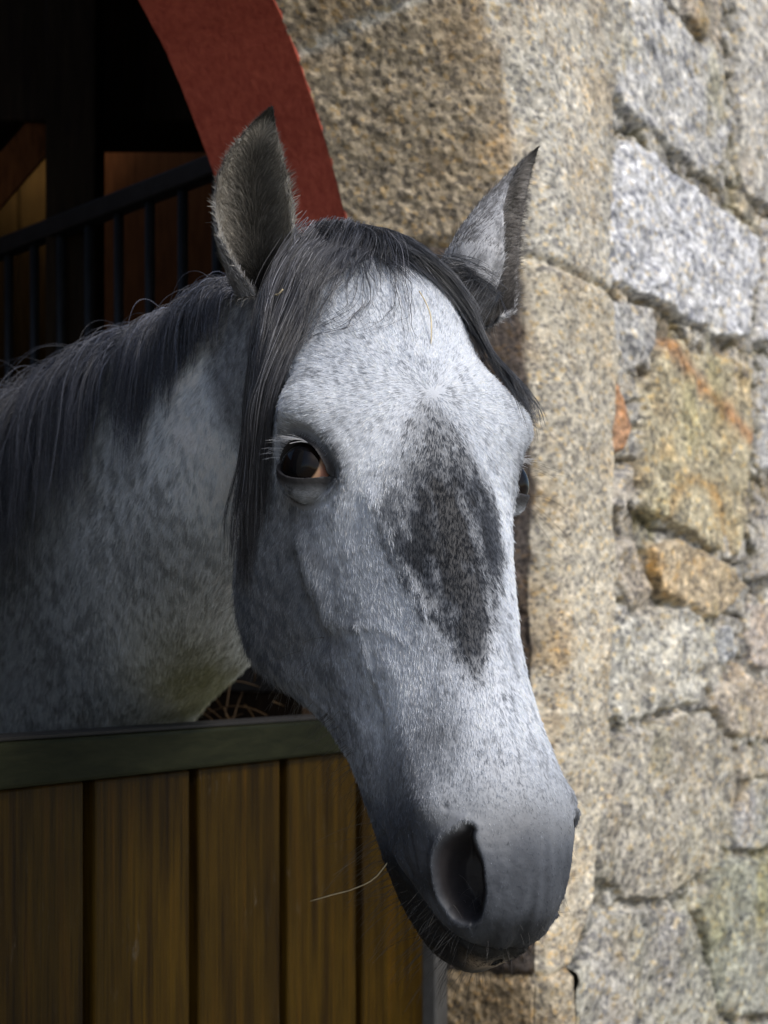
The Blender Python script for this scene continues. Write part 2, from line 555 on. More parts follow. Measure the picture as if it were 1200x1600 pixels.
    F = np.stack([idx[:-1, :-1], idx[:-1, 1:], idx[1:, 1:], idx[1:, :-1]], -1).reshape(-1, 4)
    o = mesh_np('rubble_masonry', V, F, M_stone, None, True, C)
    al = o.data.color_attributes['coat']
    arr = np.ones((n, 4), np.float32)
    arr[:, :3] = np.clip(C, 0, 1)
    arr[:, 3] = R
    al.data.foreach_set('color', arr.ravel())
    keep(o, wall)
build_rubble()

# arch line of the opening at the inner edge of the stones (frame plane)
O_FR = -.05
OUT_PX = [(422,0),(467,89),(504,187),(520,260),(537,345)]
_s, _z = wall_at(np.array([p[0] for p in OUT_PX]), np.array([p[1] for p in OUT_PX]), O_FR)
aR = .78
ac, az_ = .04, 1.6
for _ in range(60):                                  # centre of the arch through the observed edge
    rr = np.hypot(_s - ac, _z - az_)
    Jm = np.stack([-(_s - ac) / rr, -(_z - az_) / rr], 1)
    dl = np.linalg.lstsq(Jm, aR - rr, rcond=None)[0]
    ac += dl[0]; az_ += dl[1]

def arch_s(z):
    """right-hand line of the opening at height z"""
    z = np.asarray(z, float)
    t = np.clip((z - az_) / aR, -1, 1)
    arc = ac + aR * np.sqrt(np.maximum(1 - np.where(t > 0, t, 0) ** 2, 0))
    return arc

def build_dressed(name, zlo, zhi, tone, rust, seed, revc=(.60, .53, .44)):
    """one dressed jamb stone: reveal, rounded arris and outer face; zlo/zhi functions of the across coordinate 0..1"""
    nz, na = 260, 190
    a = np.linspace(0, 1, na)
    t = np.linspace(0, 1, nz)
    Ag, Tg = np.meshgrid(a, t)
    z0, z1 = zlo(Ag), zhi(Ag)
    Z = z0 + (z1 - z0) * Tg
    sb = arch_s(Z) + .0
    sb = np.where(Z < 1.42, sb + (1.035 - sb) * smooth(1.55, 1.35, Z), sb)
    sa = arris_s(Z)
    sr = jamb_edge(Z)
    # across: 0..0.5 reveal from the frame to the arris, 0.5..1 outer face from arris to right edge, then a return
    k = Ag
    r1 = np.clip(k / .5, 0, 1)
    f1 = np.clip((k - .5) / .44, 0, 1)
    ret = np.clip((k - .94) / .06, 0, 1)
    s = np.where(k < .5, sb + (sa - sb) * r1, sa + (sr - sa) * f1)
    o = np.where(k < .5, O_FR + (O_FRONT - O_FR) * r1, O_FRONT)
    # normals for relief
    ns = np.where(k < .5, -.85, 0.0); no = np.where(k < .5, .5, 1.0)
    bl = smooth(.40, .60, k)
    ns = -.85 * (1 - bl); no = .45 + .55 * bl
    s_r = s - 0.0; o_r = o
    rnd = np.exp(-((k - .5) / .055) ** 2) * .020                 # worn arris
    edge = np.minimum(np.minimum(Tg, 1 - Tg) * (z1 - z0), (1 - np.maximum(k, .5)) * .33 + 0 * k)
    q = np.stack([s.ravel(), o.ravel(), Z.ravel()], 1)
    lump = (fbm(q + seed, 7, 4, seed) * .010 + fbm(q, 40, 3, seed + 3) * .0035 + fbm(q, 110, 2, seed + 5) * (.0022 + .0030 * (k.ravel() < .48))).reshape(s.shape)
    pil = -.014 * (1 - smooth(0, .018, np.minimum(Tg, 1 - Tg) * (z1 - z0)))
    h = lump + pil - rnd
    s2 = s + ns * h
    o2 = o + no * h + .012 * (k > .5) * 0
    # bulge of the outer face, return at its right edge
    o2 = o2 + .014 * smooth(.5, .62, k) * (1 - ret) - .035 * ret
    V = WP(s2.ravel(), o2.ravel(), Z.ravel())
    n = V.shape[0]
    stain = fbm(q, 5, 4, seed + 9)[:, None]
    t0 = np.array(tone)
    C = t0 * (1 + .30 * stain) * (1 - .28 * np.clip(fbm(q, (16, 16, 3.5), 4, seed + 55) * 2 - .15, 0, 1))[:, None]
    ochre = np.clip(fbm(q, (9, 9, 5), 4, seed + 21) * 1.6 - .25, 0, 1)[:, None] * .40
    C = C * (1 - ochre) + np.array([.44, .29, .12]) * ochre
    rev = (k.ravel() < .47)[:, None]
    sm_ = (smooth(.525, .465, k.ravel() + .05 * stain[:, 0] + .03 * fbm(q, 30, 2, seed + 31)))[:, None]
    C = C * (1 - sm_) + C * np.array(revc) * sm_             # reveal browner and darker: staining plus its shade, painted in
    if name == 'arch_stone':                     # mortared joint between two arch stones
        ja = wall_at(470, 88, O_FR); jb = wall_at(640, -10, O_FR + .14)
        zl = float(ja[1]) + (float(jb[1]) - float(ja[1])) * (k.ravel() / .30)
        jt = np.exp(-((Z.ravel() - zl) / .008) ** 2) * (k.ravel() < .5)
        C = C * (1 - jt[:, None] * .7) + np.array([.36, .37, .36]) * jt[:, None] * .7
        V = V - np.concatenate([DN * -.4, [0]])[None] * 0 - (jt * .006)[:, None] * np.concatenate([-DS, [0]])[None]
    idx = np.arange(n).reshape(nz, na)
    F = np.stack([idx[:-1, :-1], idx[:-1, 1:], idx[1:, 1:], idx[1:, :-1]], -1).reshape(-1, 4)
    ob = mesh_np(name, V, F, M_ashlar, None, True, C)
    arr = np.ones((n, 4), np.float32)
    arr[:, :3] = np.clip(C, 0, 1)
    arr[:, 3] = rust
    ob.data.color_attributes['coat'].data.foreach_set('color', arr.ravel())
    keep(ob, wall)
    return ob

zj1 = float(wall_at(870, 418, O_FRONT)[1])
zj2 = float(wall_at(860, 1525, O_FRONT)[1])
ZTOP = 2.62
build_dressed('arch_stone', lambda a: zj1 - .006 + .006 * np.sin(a * 9) * a, lambda a: np.full_like(a, ZTOP), (.54, .52, .47), .35, 3)
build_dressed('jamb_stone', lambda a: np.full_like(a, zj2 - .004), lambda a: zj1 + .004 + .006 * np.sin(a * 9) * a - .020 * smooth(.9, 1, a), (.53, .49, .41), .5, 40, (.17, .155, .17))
build_dressed('jamb_stone', lambda a: np.full_like(a, .02), lambda a: np.full_like(a, zj2 + .005), (.40, .35, .27), .7, 80)

# mortar behind the joints + the hidden mass of the wall (left of the doorway, over the arch, core)
M_mortar = mat_plain('old_mortar', (.20, .19, .17), .95, 0, .5, 60)
mm = MB()
zs = np.linspace(0.0, ZTOP, 40)
for i in range(39):
    z0, z1 = zs[i], zs[i + 1]
    a0, a1 = float(arris_s(z0)), float(arris_s(z1))
    b0 = 1.02 if z0 < 1.4 else float(arch_s(z0)); b1 = 1.02 if z1 < 1.4 else float(arch_s(z1))
    mm.quadbox([WP(b0 + .03, O_FR - .2, z0), WP(1.7, O_FR - .2, z0), WP(1.7, O_FRONT - .03, z0), WP(a0 + .035, O_FRONT - .03, z0),
                WP(b1 + .03, O_FR - .2, z1), WP(1.7, O_FR - .2, z1), WP(1.7, O_FRONT - .03, z1), WP(a1 + .035, O_FRONT - .03, z1)])
keep(mm.build('mortar', M_mortar), wall)
ms = MB()
wbox(ms, 1.7, 5.2, -.35, O_FRONT - .045, 0, 3.6)
wbox(ms, -3.2, 1.7, -.35, O_FRONT - .02, ZTOP, 3.6)
lx = ac - aR
wbox(ms, -3.2, lx - .03, -.35, O_FRONT, 0, az_)
for i in range(40):                      # masonry over the arch, left of the dressed stones
    a0, a1 = math.pi * i / 80 + math.pi / 2, math.pi * (i + 1) / 80 + math.pi / 2
    q = [(ac + aR * 1.01 * math.cos(a), az_ + aR * 1.01 * math.sin(a)) for a in (a0, a1)]
    x0 = [-3.2 if i else ac, -3.2]
    ms.quadbox([WP(-3.2, -.3, q[0][1]), WP(q[0][0], -.3, q[0][1]), WP(q[0][0], O_FRONT - .01, q[0][1]), WP(-3.2, O_FRONT - .01, q[0][1]),
                WP(-3.2, -.3, q[1][1]), WP(q[1][0], -.3, q[1][1]), WP(q[1][0], O_FRONT - .01, q[1][1]), WP(-3.2, O_FRONT - .01, q[1][1])])
wbox(ms, -3.2, 1.7, -.3, O_FRONT - .015, az_ + aR * 1.01, ZTOP)
keep(ms.build('wall_core', M_mortar), wall)

# ------------------------------------------------------------------ red arched frame lining the doorway
def build_frame():
    ang = np.linspace(0, math.pi, 420)
    S_ = ac + aR * np.cos(ang)
    Z_ = az_ + aR * np.sin(ang)
    ns, nz = np.cos(ang), np.sin(ang)
    dep = FR_DEPTH
    wob = .0022 * noise(np.stack([S_ * 1.0, 0 * S_, Z_], 1), 14, 71) + .0012 * noise(np.stack([S_, 0 * S_, Z_], 1), 60, 72)
    S_ = S_ + ns * wob; Z_ = Z_ + nz * wob
    prof = [(0.0, 0.0), (-.0, -dep), (.045, -dep), (.045, 0.0)]        # offset along outward normal, depth
    V, F = [], []
    fine = 14
    rows = []
    prof2 = [(0, -dep * i / fine) for i in range(fine + 1)] + [(.06, -dep), (.06, 0)]
    for offn, dd in prof2:
        rows.append(WP(S_ + ns * offn, O_FR + dd, Z_ + nz * offn))
    R_ = np.stack(rows, 0)
    m, n = R_.shape[:2]
    q = R_.reshape(-1, 3)
    idx = np.arange(m * n).reshape(m, n)
    nx = np.roll(idx, -1, 0)
    F = np.stack([idx[:, :-1], idx[:, 1:], nx[:, 1:], nx[:, :-1]], -1).reshape(-1, 4)
    o = mesh_np('arched_frame', q, F, M_red, None, False)
    up = MB()
    wbox(up, S_[0] - .002, S_[0] + .06, O_FR - dep, O_FR - .002, 0, az_ - .002)
    up.build('upright', M_dark, o, bevel=.003)
    up = MB()
    wbox(up, S_[-1] - .06, S_[-1] + .002, O_FR - dep, O_FR - .002, 0, az_ - .002)
    up.build('upright', M_dark, o, bevel=.003)
    return tag(o, 'red painted curved timber frame lining the stable arch behind the upright ear', 'door frame', kind='thing')
FR_DEPTH = .19
print('arch', ac, az_, aR, [round(float(x), 3) for x in np.hypot(_s - ac, _z - az_) - aR])
build_frame()

# ------------------------------------------------------------------ half door
door = tag(empty('stable_door', tuple(WP(0, -.02, 0))), 'brown vertical-board stable half door with a dark green top rail', 'door', kind='thing')
bpy.context.view_layer.update()
D0, D1 = -.78, .972
edges = [.1436 - .2065 * k for k in range(4, 0, -1)] + [.1436, .345, .553, .763]
bb = MB()
cuts = [D0] + [e for e in edges if e > D0 + .05] + [D1]
for i in range(len(cuts) - 1):
    s0 = cuts[i] + (.010 if i else 0)
    s1 = cuts[i + 1] - (.010 if i < len(cuts) - 2 else 0)
    wbox(bb, s0, s1, -.03, 0.0, .08, 1.2235)
keep(bb.build('boards', M_board, bevel=.003), door)
bk = MB()
wbox(bk, D0 + .004, D1 - .004, -.05, -.018, .085, 1.2235)
keep(bk.build('backing', M_groove), door)
tr = MB()
wbox(tr, D0 - .01, D1 + .006, -.055, .012, 1.2245, 1.270)
keep(tr.build('top_rail', M_rail, bevel=.004), door)
cs = MB()
wbox(cs, D0 + .004, D1 - .004, -.05, .006, 1.2705, 1.2745)
keep(cs.build('rail_cap', M_groove, bevel=.001), door)
ps = MB()
wbox(ps, .985, 1.03, -.05, .015, 0, 1.5)
tag(ps.build('door_post', M_post, bevel=.004), 'grey post between the board door and the stone jamb', 'post', kind='thing')

# ------------------------------------------------------------------ stall interior
sw = tag(empty('stall_wall', tuple(WP(0, -2.6, 0))), 'dim ochre boarded back wall seen left of the dark stall post', 'wall', kind='thing')
bpy.context.view_layer.update()
b1 = MB()
for i in range(26):
    s0 = -3.2 + i * .26
    wbox(b1, s0 + .004, s0 + .252, -2.62, -2.60 + .004 * (i % 3), 0, 3.4)
keep(b1.build('boards', M_inwood2), sw)
b2 = MB()
wbox(b2, -3.2, 3.6, -2.68, -2.63, 0, 3.4)
keep(b2.build('backing', M_dark), sw)
side = MB()
wbox(side, 3.6, 3.65, -2.7, -.35, 0, 3.4)
tag(side.build('stall_side_wall', M_inwood), 'red-brown timber side wall seen behind the iron grille bars', 'wall', kind='thing')
ce = MB()
wbox(ce, .1, 3.7, -2.0, -.3, 3.4, 3.45)
tag(ce.build('ceiling', M_dark), kind='structure')  # unseen; left open at the back and left to let daylight in
def px(u, v, Y):
    return np.array([(u - CX) / FPX * Y, Y, EYE + (CY - v) / FPX * Y])
po = MB()
p = px(118, 300, 3.0)
for (x0, x1) in ((p[0] - .045, p[0] + .045),):
    po.quadbox([(x0, 2.95, 0), (x1, 2.95, 0), (x1, 3.05, 0), (x0, 3.05, 0), (x0, 2.95, 3.35), (x1, 2.95, 3.35), (x1, 3.05, 3.35), (x0, 3.05, 3.35)])
tag(po.build('timber_post', M_dark, bevel=.006), 'dark upright timber post inside the stall', 'post', kind='thing')
be = MB()
a0, a1 = px(-900, 150, 3.2), px(1000, 150, 3.2)
be.quadbox([(a0[0], 3.1, a0[2] - .08), (a1[0], 3.1, a1[2] - .08), (a1[0], 3.3, a1[2] - .08), (a0[0], 3.3, a0[2] - .08), (a0[0], 3.1, a0[2] + .16), (a1[0], 3.1, a1[2] + .16), (a1[0], 3.3, a1[2] + .16), (a0[0], 3.3, a0[2] + .16)])
tag(be.build('timber_beam', M_dark, bevel=.006), 'dark horizontal roof beam across the stall', 'beam', kind='thing')
br = MB()
c0, c1 = px(-40, 330, 3.15), px(100, 170, 3.15)
br.tube([c0, c1], .045, 4)
tag(br.build('timber_brace', M_inwood), 'red-brown diagonal timber brace left of the stall post', 'brace', kind='thing')

gr = empty('stall_grille', tuple(px(200, 320, 2.8)))
tag(gr, 'black iron bar grille with a sloping-looking top rail inside the dark stall', 'grille')
bpy.context.view_layer.update()
g0 = np.array([-.275, 2.6, 2.114]); gd = np.array([-.656, .754, 0])
rl = MB()
p0, p1 = g0 - gd * .25, g0 + gd * 2.6
sidev = np.array([.754, .656, 0]) * .016
rl.quadbox([p0 - sidev - [0, 0, .016], p1 - sidev - [0, 0, .016], p1 + sidev - [0, 0, .016], p0 + sidev - [0, 0, .016],
            p0 - sidev + [0, 0, .016], p1 - sidev + [0, 0, .016], p1 + sidev + [0, 0, .016], p0 + sidev + [0, 0, .016]])
keep(rl.build('top_rail', M_iron, bevel=.003), gr)
lb = MB()
lo0, lo1 = p0.copy(), p1.copy()
lo0[2] = lo1[2] = 1.32
lb.quadbox([lo0 - sidev - [0, 0, .02], lo1 - sidev - [0, 0, .02], lo1 + sidev - [0, 0, .02], lo0 + sidev - [0, 0, .02],
            lo0 - sidev + [0, 0, .02], lo1 - sidev + [0, 0, .02], lo1 + sidev + [0, 0, .02], lo0 + sidev + [0, 0, .02]])
keep(lb.build('bottom_rail', M_iron, bevel=.003), gr)
for i in range(27):
    t = -.12 + i * .095
    q = g0 + gd * t
    b_ = MB()
    b_.tube([(q[0], q[1], 1.34), (q[0], q[1], 2.098)], .009, 8)
    keep(b_.build('bar', M_iron, smooth_=True), gr)
pn = MB()
pn.quadbox([lo0 - sidev * .6 + [0, 0, -1.32], lo1 - sidev * .6 + [0, 0, -1.32], lo1 + sidev * .6 + [0, 0, -1.32], lo0 + sidev * .6 + [0, 0, -1.32],
            lo0 - sidev * .6 - [0, 0, .021], lo1 - sidev * .6 - [0, 0, .021], lo1 + sidev * .6 - [0, 0, .021], lo0 + sidev * .6 - [0, 0, .021]])
keep(pn.build('lower_panel', M_dark), gr)
# ------------------------------------------------------------------ horse
HO = np.array([.00772, 1.40307, EYE + .36509])                 # poll reference point
HL = np.array([.18281665, -.39147045, -.90184752])             # along the face, poll to muzzle
HD = np.array([.42137392, -.79758352, .43163011])              # out of the face
HW = np.array([-.88826916, -.4589242, .01914389])              # towards the horse's right
HM = np.stack([HL, HD, HW], 1)
def hw(p):
    return np.asarray(p, float) @ HM.T + HO
def hl(p):
    return (np.asarray(p, float) - HO) @ HM

HEAD = [  # l, nine (w, d) points of the half section from the face's midline to under the jaw
 (0.100, [(0,-0.006),(0.03,-0.009),(0.06,-0.021),(0.0843,-0.044),(0.0925,-0.0767),(0.0867,-0.1193),(0.0769,-0.1617),(0.0529,-0.197),(0,-0.2074)]),
 (0.145, [(0,0.004),(0.031,0.001),(0.066,-0.01),(0.0983,-0.03),(0.1055,-0.0647),(0.0927,-0.1133),(0.0839,-0.1657),(0.0649,-0.21),(0,-0.2204)]),
 (0.190, [(0,0.007),(0.031,0.004),(0.066,-0.007),(0.0989,-0.027),(0.1089,-0.0583),(0.0965,-0.1126),(0.0901,-0.1739),(0.0752,-0.2291),(0,-0.2484)]),
 (0.235, [(0,0.005),(0.028,0.001),(0.056,-0.012),(0.0796,-0.034),(0.0912,-0.068),(0.0923,-0.1219),(0.0924,-0.1841),(0.0794,-0.2442),(0,-0.2664)]),
 (0.285, [(0,0.002),(0.025,-0.002),(0.047,-0.013),(0.0667,-0.036),(0.0824,-0.0746),(0.0882,-0.1292),(0.089,-0.1868),(0.076,-0.2464),(0,-0.27)]),
 (0.335, [(0,0),(0.022,-0.004),(0.04,-0.015),(0.0577,-0.038),(0.0734,-0.0766),(0.0782,-0.1232),(0.077,-0.1688),(0.063,-0.2144),(0,-0.234)]),
 (0.390, [(0,-0.001),(0.02,-0.005),(0.036,-0.015),(0.0507,-0.036),(0.0624,-0.0706),(0.0662,-0.1082),(0.064,-0.1428),(0.051,-0.1784),(0,-0.194)]),
 (0.440, [(0,-0.002),(0.02,-0.006),(0.036,-0.015),(0.0497,-0.033),(0.0594,-0.0626),(0.0622,-0.0952),(0.06,-0.1248),(0.047,-0.1564),(0,-0.171)]),
 (0.480, [(0,-0.002),(0.022,-0.006),(0.04,-0.014),(0.0547,-0.031),(0.0624,-0.0576),(0.0632,-0.0882),(0.06,-0.1158),(0.046,-0.1464),(0,-0.161)]),
 (0.520, [(0,-0.004),(0.024,-0.008),(0.044,-0.017),(0.0605,-0.034),(0.066,-0.0601),(0.0646,-0.0891),(0.0583,-0.1165),(0.0443,-0.1418),(0,-0.1551)]),
 (0.555, [(0,-0.012),(0.024,-0.016),(0.043,-0.025),(0.0568,-0.041),(0.0616,-0.0644),(0.0588,-0.0888),(0.053,-0.1142),(0.042,-0.1396),(0,-0.153)]),
 (0.583, [(0,-0.026),(0.021,-0.029),(0.038,-0.038),(0.0491,-0.052),(0.0522,-0.0707),(0.0499,-0.0914),(0.0457,-0.1129),(0.0367,-0.1333),(0,-0.1448)]),
 (0.601, [(0,-0.044),(0.016,-0.046),(0.028,-0.052),(0.0357,-0.062),(0.0383,-0.0756),(0.0368,-0.0913),(0.0332,-0.1082),(0.0262,-0.1231),(0,-0.131)]),
 (0.611, [(0,-0.062),(0.009,-0.063),(0.015,-0.067),(0.0197,-0.073),(0.0214,-0.0816),(0.0208,-0.0923),(0.0182,-0.1032),(0.0142,-0.1121),(0,-0.118)]),
]
_h = []
for l_, p_ in HEAD:
    k_ = float(np.interp(l_, [.53, .555, .583, .601, .611], [1, .955, .86, .78, .74]))
    low_ = float(np.interp(l_, [.50, .555, .583, .611], [1, .93, .88, .86]))
    _h.append((l_, [(a_ * k_ * (low_ if i_ >= 5 else 1), b_) for i_, (a_, b_) in enumerate(p_)]))
HEAD = _h
def section(O, e, wv, pts):
    """16-point ring in world space"""
    O, e, wv = (np.asarray(x, float) for x in (O, e, wv))
    right = [O + e * h + wv * w_ for w_, h in pts]
    left = [O + e * h - wv * w_ for w_, h in pts[1:-1]][::-1]
    return np.array(right + left)
RINGS, TS = [], []
t_acc = 0.0
# neck and barrel first (rump end), then the fan at the throat, then the head
def neck_sec(Cp, Vp, wv_hint, half, shape=None):
    Cp, Vp = np.array(Cp, float), np.array(Vp, float)
    e = Cp - Vp
    H = np.linalg.norm(e); e /= H
    wv = np.array(wv_hint, float); wv -= e * (wv @ e); wv /= np.linalg.norm(wv)
    shape = shape or [(0,1),(.20,.985),(.38,.93),(.62,.80),(.88,.60),(1.0,.38),(.90,.18),(.55,.04),(0,0)]
    return section(Vp, e, wv, [(a * half, b * H) for a, b in shape])
barrel = [(0,1),(.35,.985),(.66,.92),(.88,.78),(1.0,.55),(.97,.33),(.75,.13),(.4,.03),(0,0)]
wN = np.array([-.72, -.69, 0])
secs = []
secs.append(neck_sec((-2.28,3.55,1.33), (-2.27,3.56,1.20), wN, .05, barrel))
secs.append(neck_sec((-2.20,3.50,1.47), (-2.15,3.54,.98), wN, .20, barrel))
secs.append(neck_sec((-1.95,3.32,1.56), (-1.90,3.35,.84), wN, .29, barrel))
secs.append(neck_sec((-1.50,3.00,1.53), (-1.45,3.03,.78), wN, .30, barrel))
secs.append(neck_sec((-1.10,2.66,1.56), (-.98,2.78,.80), wN, .25, barrel))
secs.append(neck_sec((-.78,2.36,1.56), (-.58,2.50,.92), wN, .185))
secs.append(neck_sec((-.53,2.10,1.600), (-.36,2.20,1.14), wN, .130))
secs.append(neck_sec((-.37,1.92,1.655), (-.245,1.98,1.275), np.array([-.74,-.67,0]), .112))
secs.append(neck_sec((-.255,1.76,1.680), (-.165,1.81,1.345), np.array([-.77,-.63,0]), .102))
secs.append(neck_sec((-.150,1.60,1.690), (-.105,1.64,1.440), np.array([-.82,-.56,0]), .092))
# fan about the throat
TL, TD = .11, -.205
def fan(phi, pts):
    a = math.radians(phi)
    O = hw((TL, TD, 0))
    e = (HD * math.cos(a) - HL * math.sin(a))
    return section(O, e, HW, pts)
secs.append(fan(66, [(0,.203),(.026,.200),(.048,.186),(.066,.158),(.076,.116),(.080,.080),(.072,.045),(.045,.012),(0,0)]))
secs.append(fan(38, [(0,.199),(.032,.197),(.058,.184),(.076,.155),(.083,.116),(.080,.080),(.072,.045),(.045,.012),(0,0)]))
secs.append(fan(14, [(0,.202),(.032,.198),(.060,.186),(.080,.160),(.088,.124),(.081,.082),(.074,.042),(.048,.010),(0,0)]))
n_body = len(secs)
for l, pts in HEAD:
    O = hw((l, 0, 0))
    secs.append(section(O, HD, HW, [(a, b) for a, b in pts]))
tipc = hw((.614, -.086, 0))
secs.append(np.tile(tipc, (16, 1)) + (secs[-1] - tipc) * .25)
CT = np.stack(secs)                                    # (S,16,3)
dist = np.linalg.norm(np.diff(CT, axis=0), axis=2).mean(1)
TS = np.concatenate([[0], np.cumsum(np.maximum(dist, 1e-3))])
# sampling along, denser on the head
seg_step = []
tt = []
for i in range(len(TS) - 1):
    step = .012 if i < 6 else (.0035 if i < n_body - 3 else (.0022 if i < n_body else .00135))
    if n_body <= i <= n_body + 3: step = .0009
    if i >= n_body + 8: step = .0011
    m = max(2, int((TS[i + 1] - TS[i]) / step))
    tt.append(np.linspace(TS[i], TS[i + 1], m, endpoint=False))
tt = np.concatenate(tt + [[TS[-1]]])
def hermite_matrix(T, t):
    S_ = len(T)
    I = np.eye(S_)
    h = np.diff(T)
    d = np.diff(I, axis=0) / h[:, None]
    m = np.zeros((S_, S_))
    m[0], m[-1] = d[0], d[-1]
    for i in range(1, S_ - 1):
        m[i] = (d[i - 1] * h[i] + d[i] * h[i - 1]) / (h[i] + h[i - 1])
    k = np.clip(np.searchsorted(T, t, 'right') - 1, 0, S_ - 2)
    x = ((t - T[k]) / h[k])[:, None]
    return ((2 * x**3 - 3 * x**2 + 1) * I[k] + (x**3 - 2 * x**2 + x) * h[k][:, None] * m[k]
            + (-2 * x**3 + 3 * x**2) * I[k + 1] + (x**3 - x**2) * h[k][:, None] * m[k + 1])
def ring_matrix(m, t):
    """periodic uniform cubic (spline) of m control values at parameters t in [0,m)"""
    A_ = np.zeros((m, m))
    for i in range(m):
        A_[i, i] = 4; A_[i, (i - 1) % m] = 1; A_[i, (i + 1) % m] = 1
    D_ = np.linalg.solve(A_, 3 * (np.roll(np.eye(m), -1, 0) - np.roll(np.eye(m), 1, 0)))
    k = np.floor(t).astype(int) % m
    x = (t - np.floor(t))[:, None]
    I = np.eye(m)
    k1 = (k + 1) % m
    return ((2 * x**3 - 3 * x**2 + 1) * I[k] + (x**3 - 2 * x**2 + x) * D_[k] + (-2 * x**3 + 3 * x**2) * I[k1] + (x**3 - x**2) * D_[k1])
ring_t = []
for k in range(16):
    kk = k if k < 8 else 15 - k
    m = {0: 24, 1: 30, 2: 40, 3: 52, 4: 52, 5: 40, 6: 34, 7: 24}[kk]
    ring_t.append(k + np.arange(m) / m)
ring_t = np.concatenate(ring_t)
Amat = hermite_matrix(TS, tt)
Bmat = ring_matrix(16, ring_t)
V = np.einsum('ms,skc,nk->mnc', Amat, CT, Bmat)
NR, NC = V.shape[:2]
ridx = np.arange(NR * NC).reshape(NR, NC)
nxt = np.roll(ridx, -1, 1)
BF = np.stack([ridx[:-1], ridx[1:], nxt[1:], nxt[:-1]], -1).reshape(-1, 4)
V = V.reshape(-1, 3)
e0 = len(V)
V = np.concatenate([V, V[:NC].mean(0)[None], V[-NC:].mean(0)[None]])
i0_, i1_ = ridx[0], ridx[-1]
BF = np.concatenate([BF, np.stack([np.full(NC, e0), i0_, np.roll(i0_, -1), np.full(NC, e0)], -1)[:, :4],
                     np.stack([np.full(NC, e0 + 1), np.roll(i1_, -1), i1_, np.full(NC, e0 + 1)], -1)])
on_head = np.concatenate([np.repeat(tt >= TS[n_body - 3], NC), [False, True]])

def vnormals(V, F):
    a = V[F[:, 2]] - V[F[:, 0]]
    b = V[F[:, 3]] - V[F[:, 1]] if F.shape[1] == 4 else V[F[:, 1]] - V[F[:, 0]]
    fn = np.cross(a, b)
    n = np.zeros_like(V)
    for k in range(F.shape[1]):
        for c in range(3):
            n[:, c] += np.bincount(F[:, k], fn[:, c], len(V))
    return n / (np.linalg.norm(n, axis=1, keepdims=True) + 1e-12)
Nn = vnormals(V, BF)
ctr = np.concatenate([V[:e0].reshape(NR, NC, 3).mean(1).repeat(NC, 0), V[e0:]])
if ((V - ctr) * Nn).sum() < 0:
    BF = BF[:, ::-1]
    Nn = -Nn

# ---- sculpting in head space (l, d, |w|)
def seg_dist(P, pts):
    pts = np.array(pts, float)
    best = np.full(len(P), 9.0)
    for a, b in zip(pts[:-1], pts[1:]):
        ab = b - a
        t = np.clip(((P - a) @ ab) / (ab @ ab), 0, 1)
        best = np.minimum(best, np.linalg.norm(P - a - t[:, None] * ab, axis=1))
    return best
def heads():
    L = hl(V)
    return L, np.stack([L[:, 0], L[:, 1], np.abs(L[:, 2])], 1)
def brush(kind, pts, sig, amp, side=0):
    """raise (amp>0) or press (amp<0) the surface around a point or polyline given as (l, d, w)"""
    global V
    L, P = heads()
    if side: P = L * np.array([1, 1, side])
    d = np.linalg.norm(P - np.array(pts), axis=1) if kind == 'p' else seg_dist(P, pts)
    wgt = amp * np.exp(-(d / sig) ** 2)
    wgt[~on_head] = 0
    V = V + Nn * wgt[:, None]
brush('p', (.168, -.038, .098), .020, .0085)
brush('l', [(.235,-.030,.082),(.255,-.045,.086),(.262,-.070,.092)], .009, .0028)
brush('l', [(.246,-.022,.070),(.275,-.040,.076)], .010, -.0022)                                        # brow over the eye
brush('l', [(.135,-.060,.092),(.120,-.085,.088)], .018, -.007)                      # hollow above the eye
brush('l', [(.258,-.092,.093),(.29,-.096,.086),(.325,-.097,.077)], .012, .0050)    # facial crest
brush('l', [(.264,-.116,.094),(.294,-.120,.088),(.326,-.114,.079)], .011, -.0050)
brush('p', (.225, -.170, .09), .055, .007)                                         # cheek muscle
brush('l', [(.335,-.10,.07),(.325,-.14,.07),(.31,-.19,.07)], .014, -.004)           # its front edge
brush('l', [(.25,-.050,.083),(.30,-.050,.068),(.37,-.045,.052)], .020, -.0016)       # dip beside the nasal bone
brush('l', [(.21,-.022,.085),(.28,-.020,.055),(.36,-.018,.040)], .009, .0025)
brush('l', [(.318,-.111,.081),(.329,-.094,.075),(.345,-.069,.070),(.354,-.050,.060),(.375,-.034,.050)], .0034, .0010)   # vein
brush('l', [(.345,-.069,.070),(.375,-.072,.064),(.42,-.068,.060)], .0034, .0014)
brush('l', [(.39,-.055,.058),(.45,-.050,.055),(.50,-.045,.057)], .016, .0025)        # muscle to the nostril
brush('l', [(.40,-.080,.059),(.46,-.082,.056),(.50,-.095,.053)], .014, -.0026)
brush('l', [(.36,-.115,.064),(.43,-.105,.054),(.49,-.108,.050)], .014, .0028)
brush('p', (.585, -.140, .0), .022, .007)
brush('p', (.508, -.034, .058), .014, .0045)                                          # chin
brush('p', (.545, -.137, .0), .016, -.005)
brush('l', [(.500,-.112,.060),(.55,-.094,.056),(.581,-.084,.046),(.600,-.074,.030),(.608,-.068,.015),(.609,-.066,0)], .0036, -.006)   # mouth
brush('l', [(.515,-.095,.060),(.55,-.082,.055),(.58,-.072,.046),(.597,-.062,.030)], .008, .0018)
brush('l', [(.60,-.03,0),(.61,-.075,0)], .006, -.0025)                              # groove of the upper lip

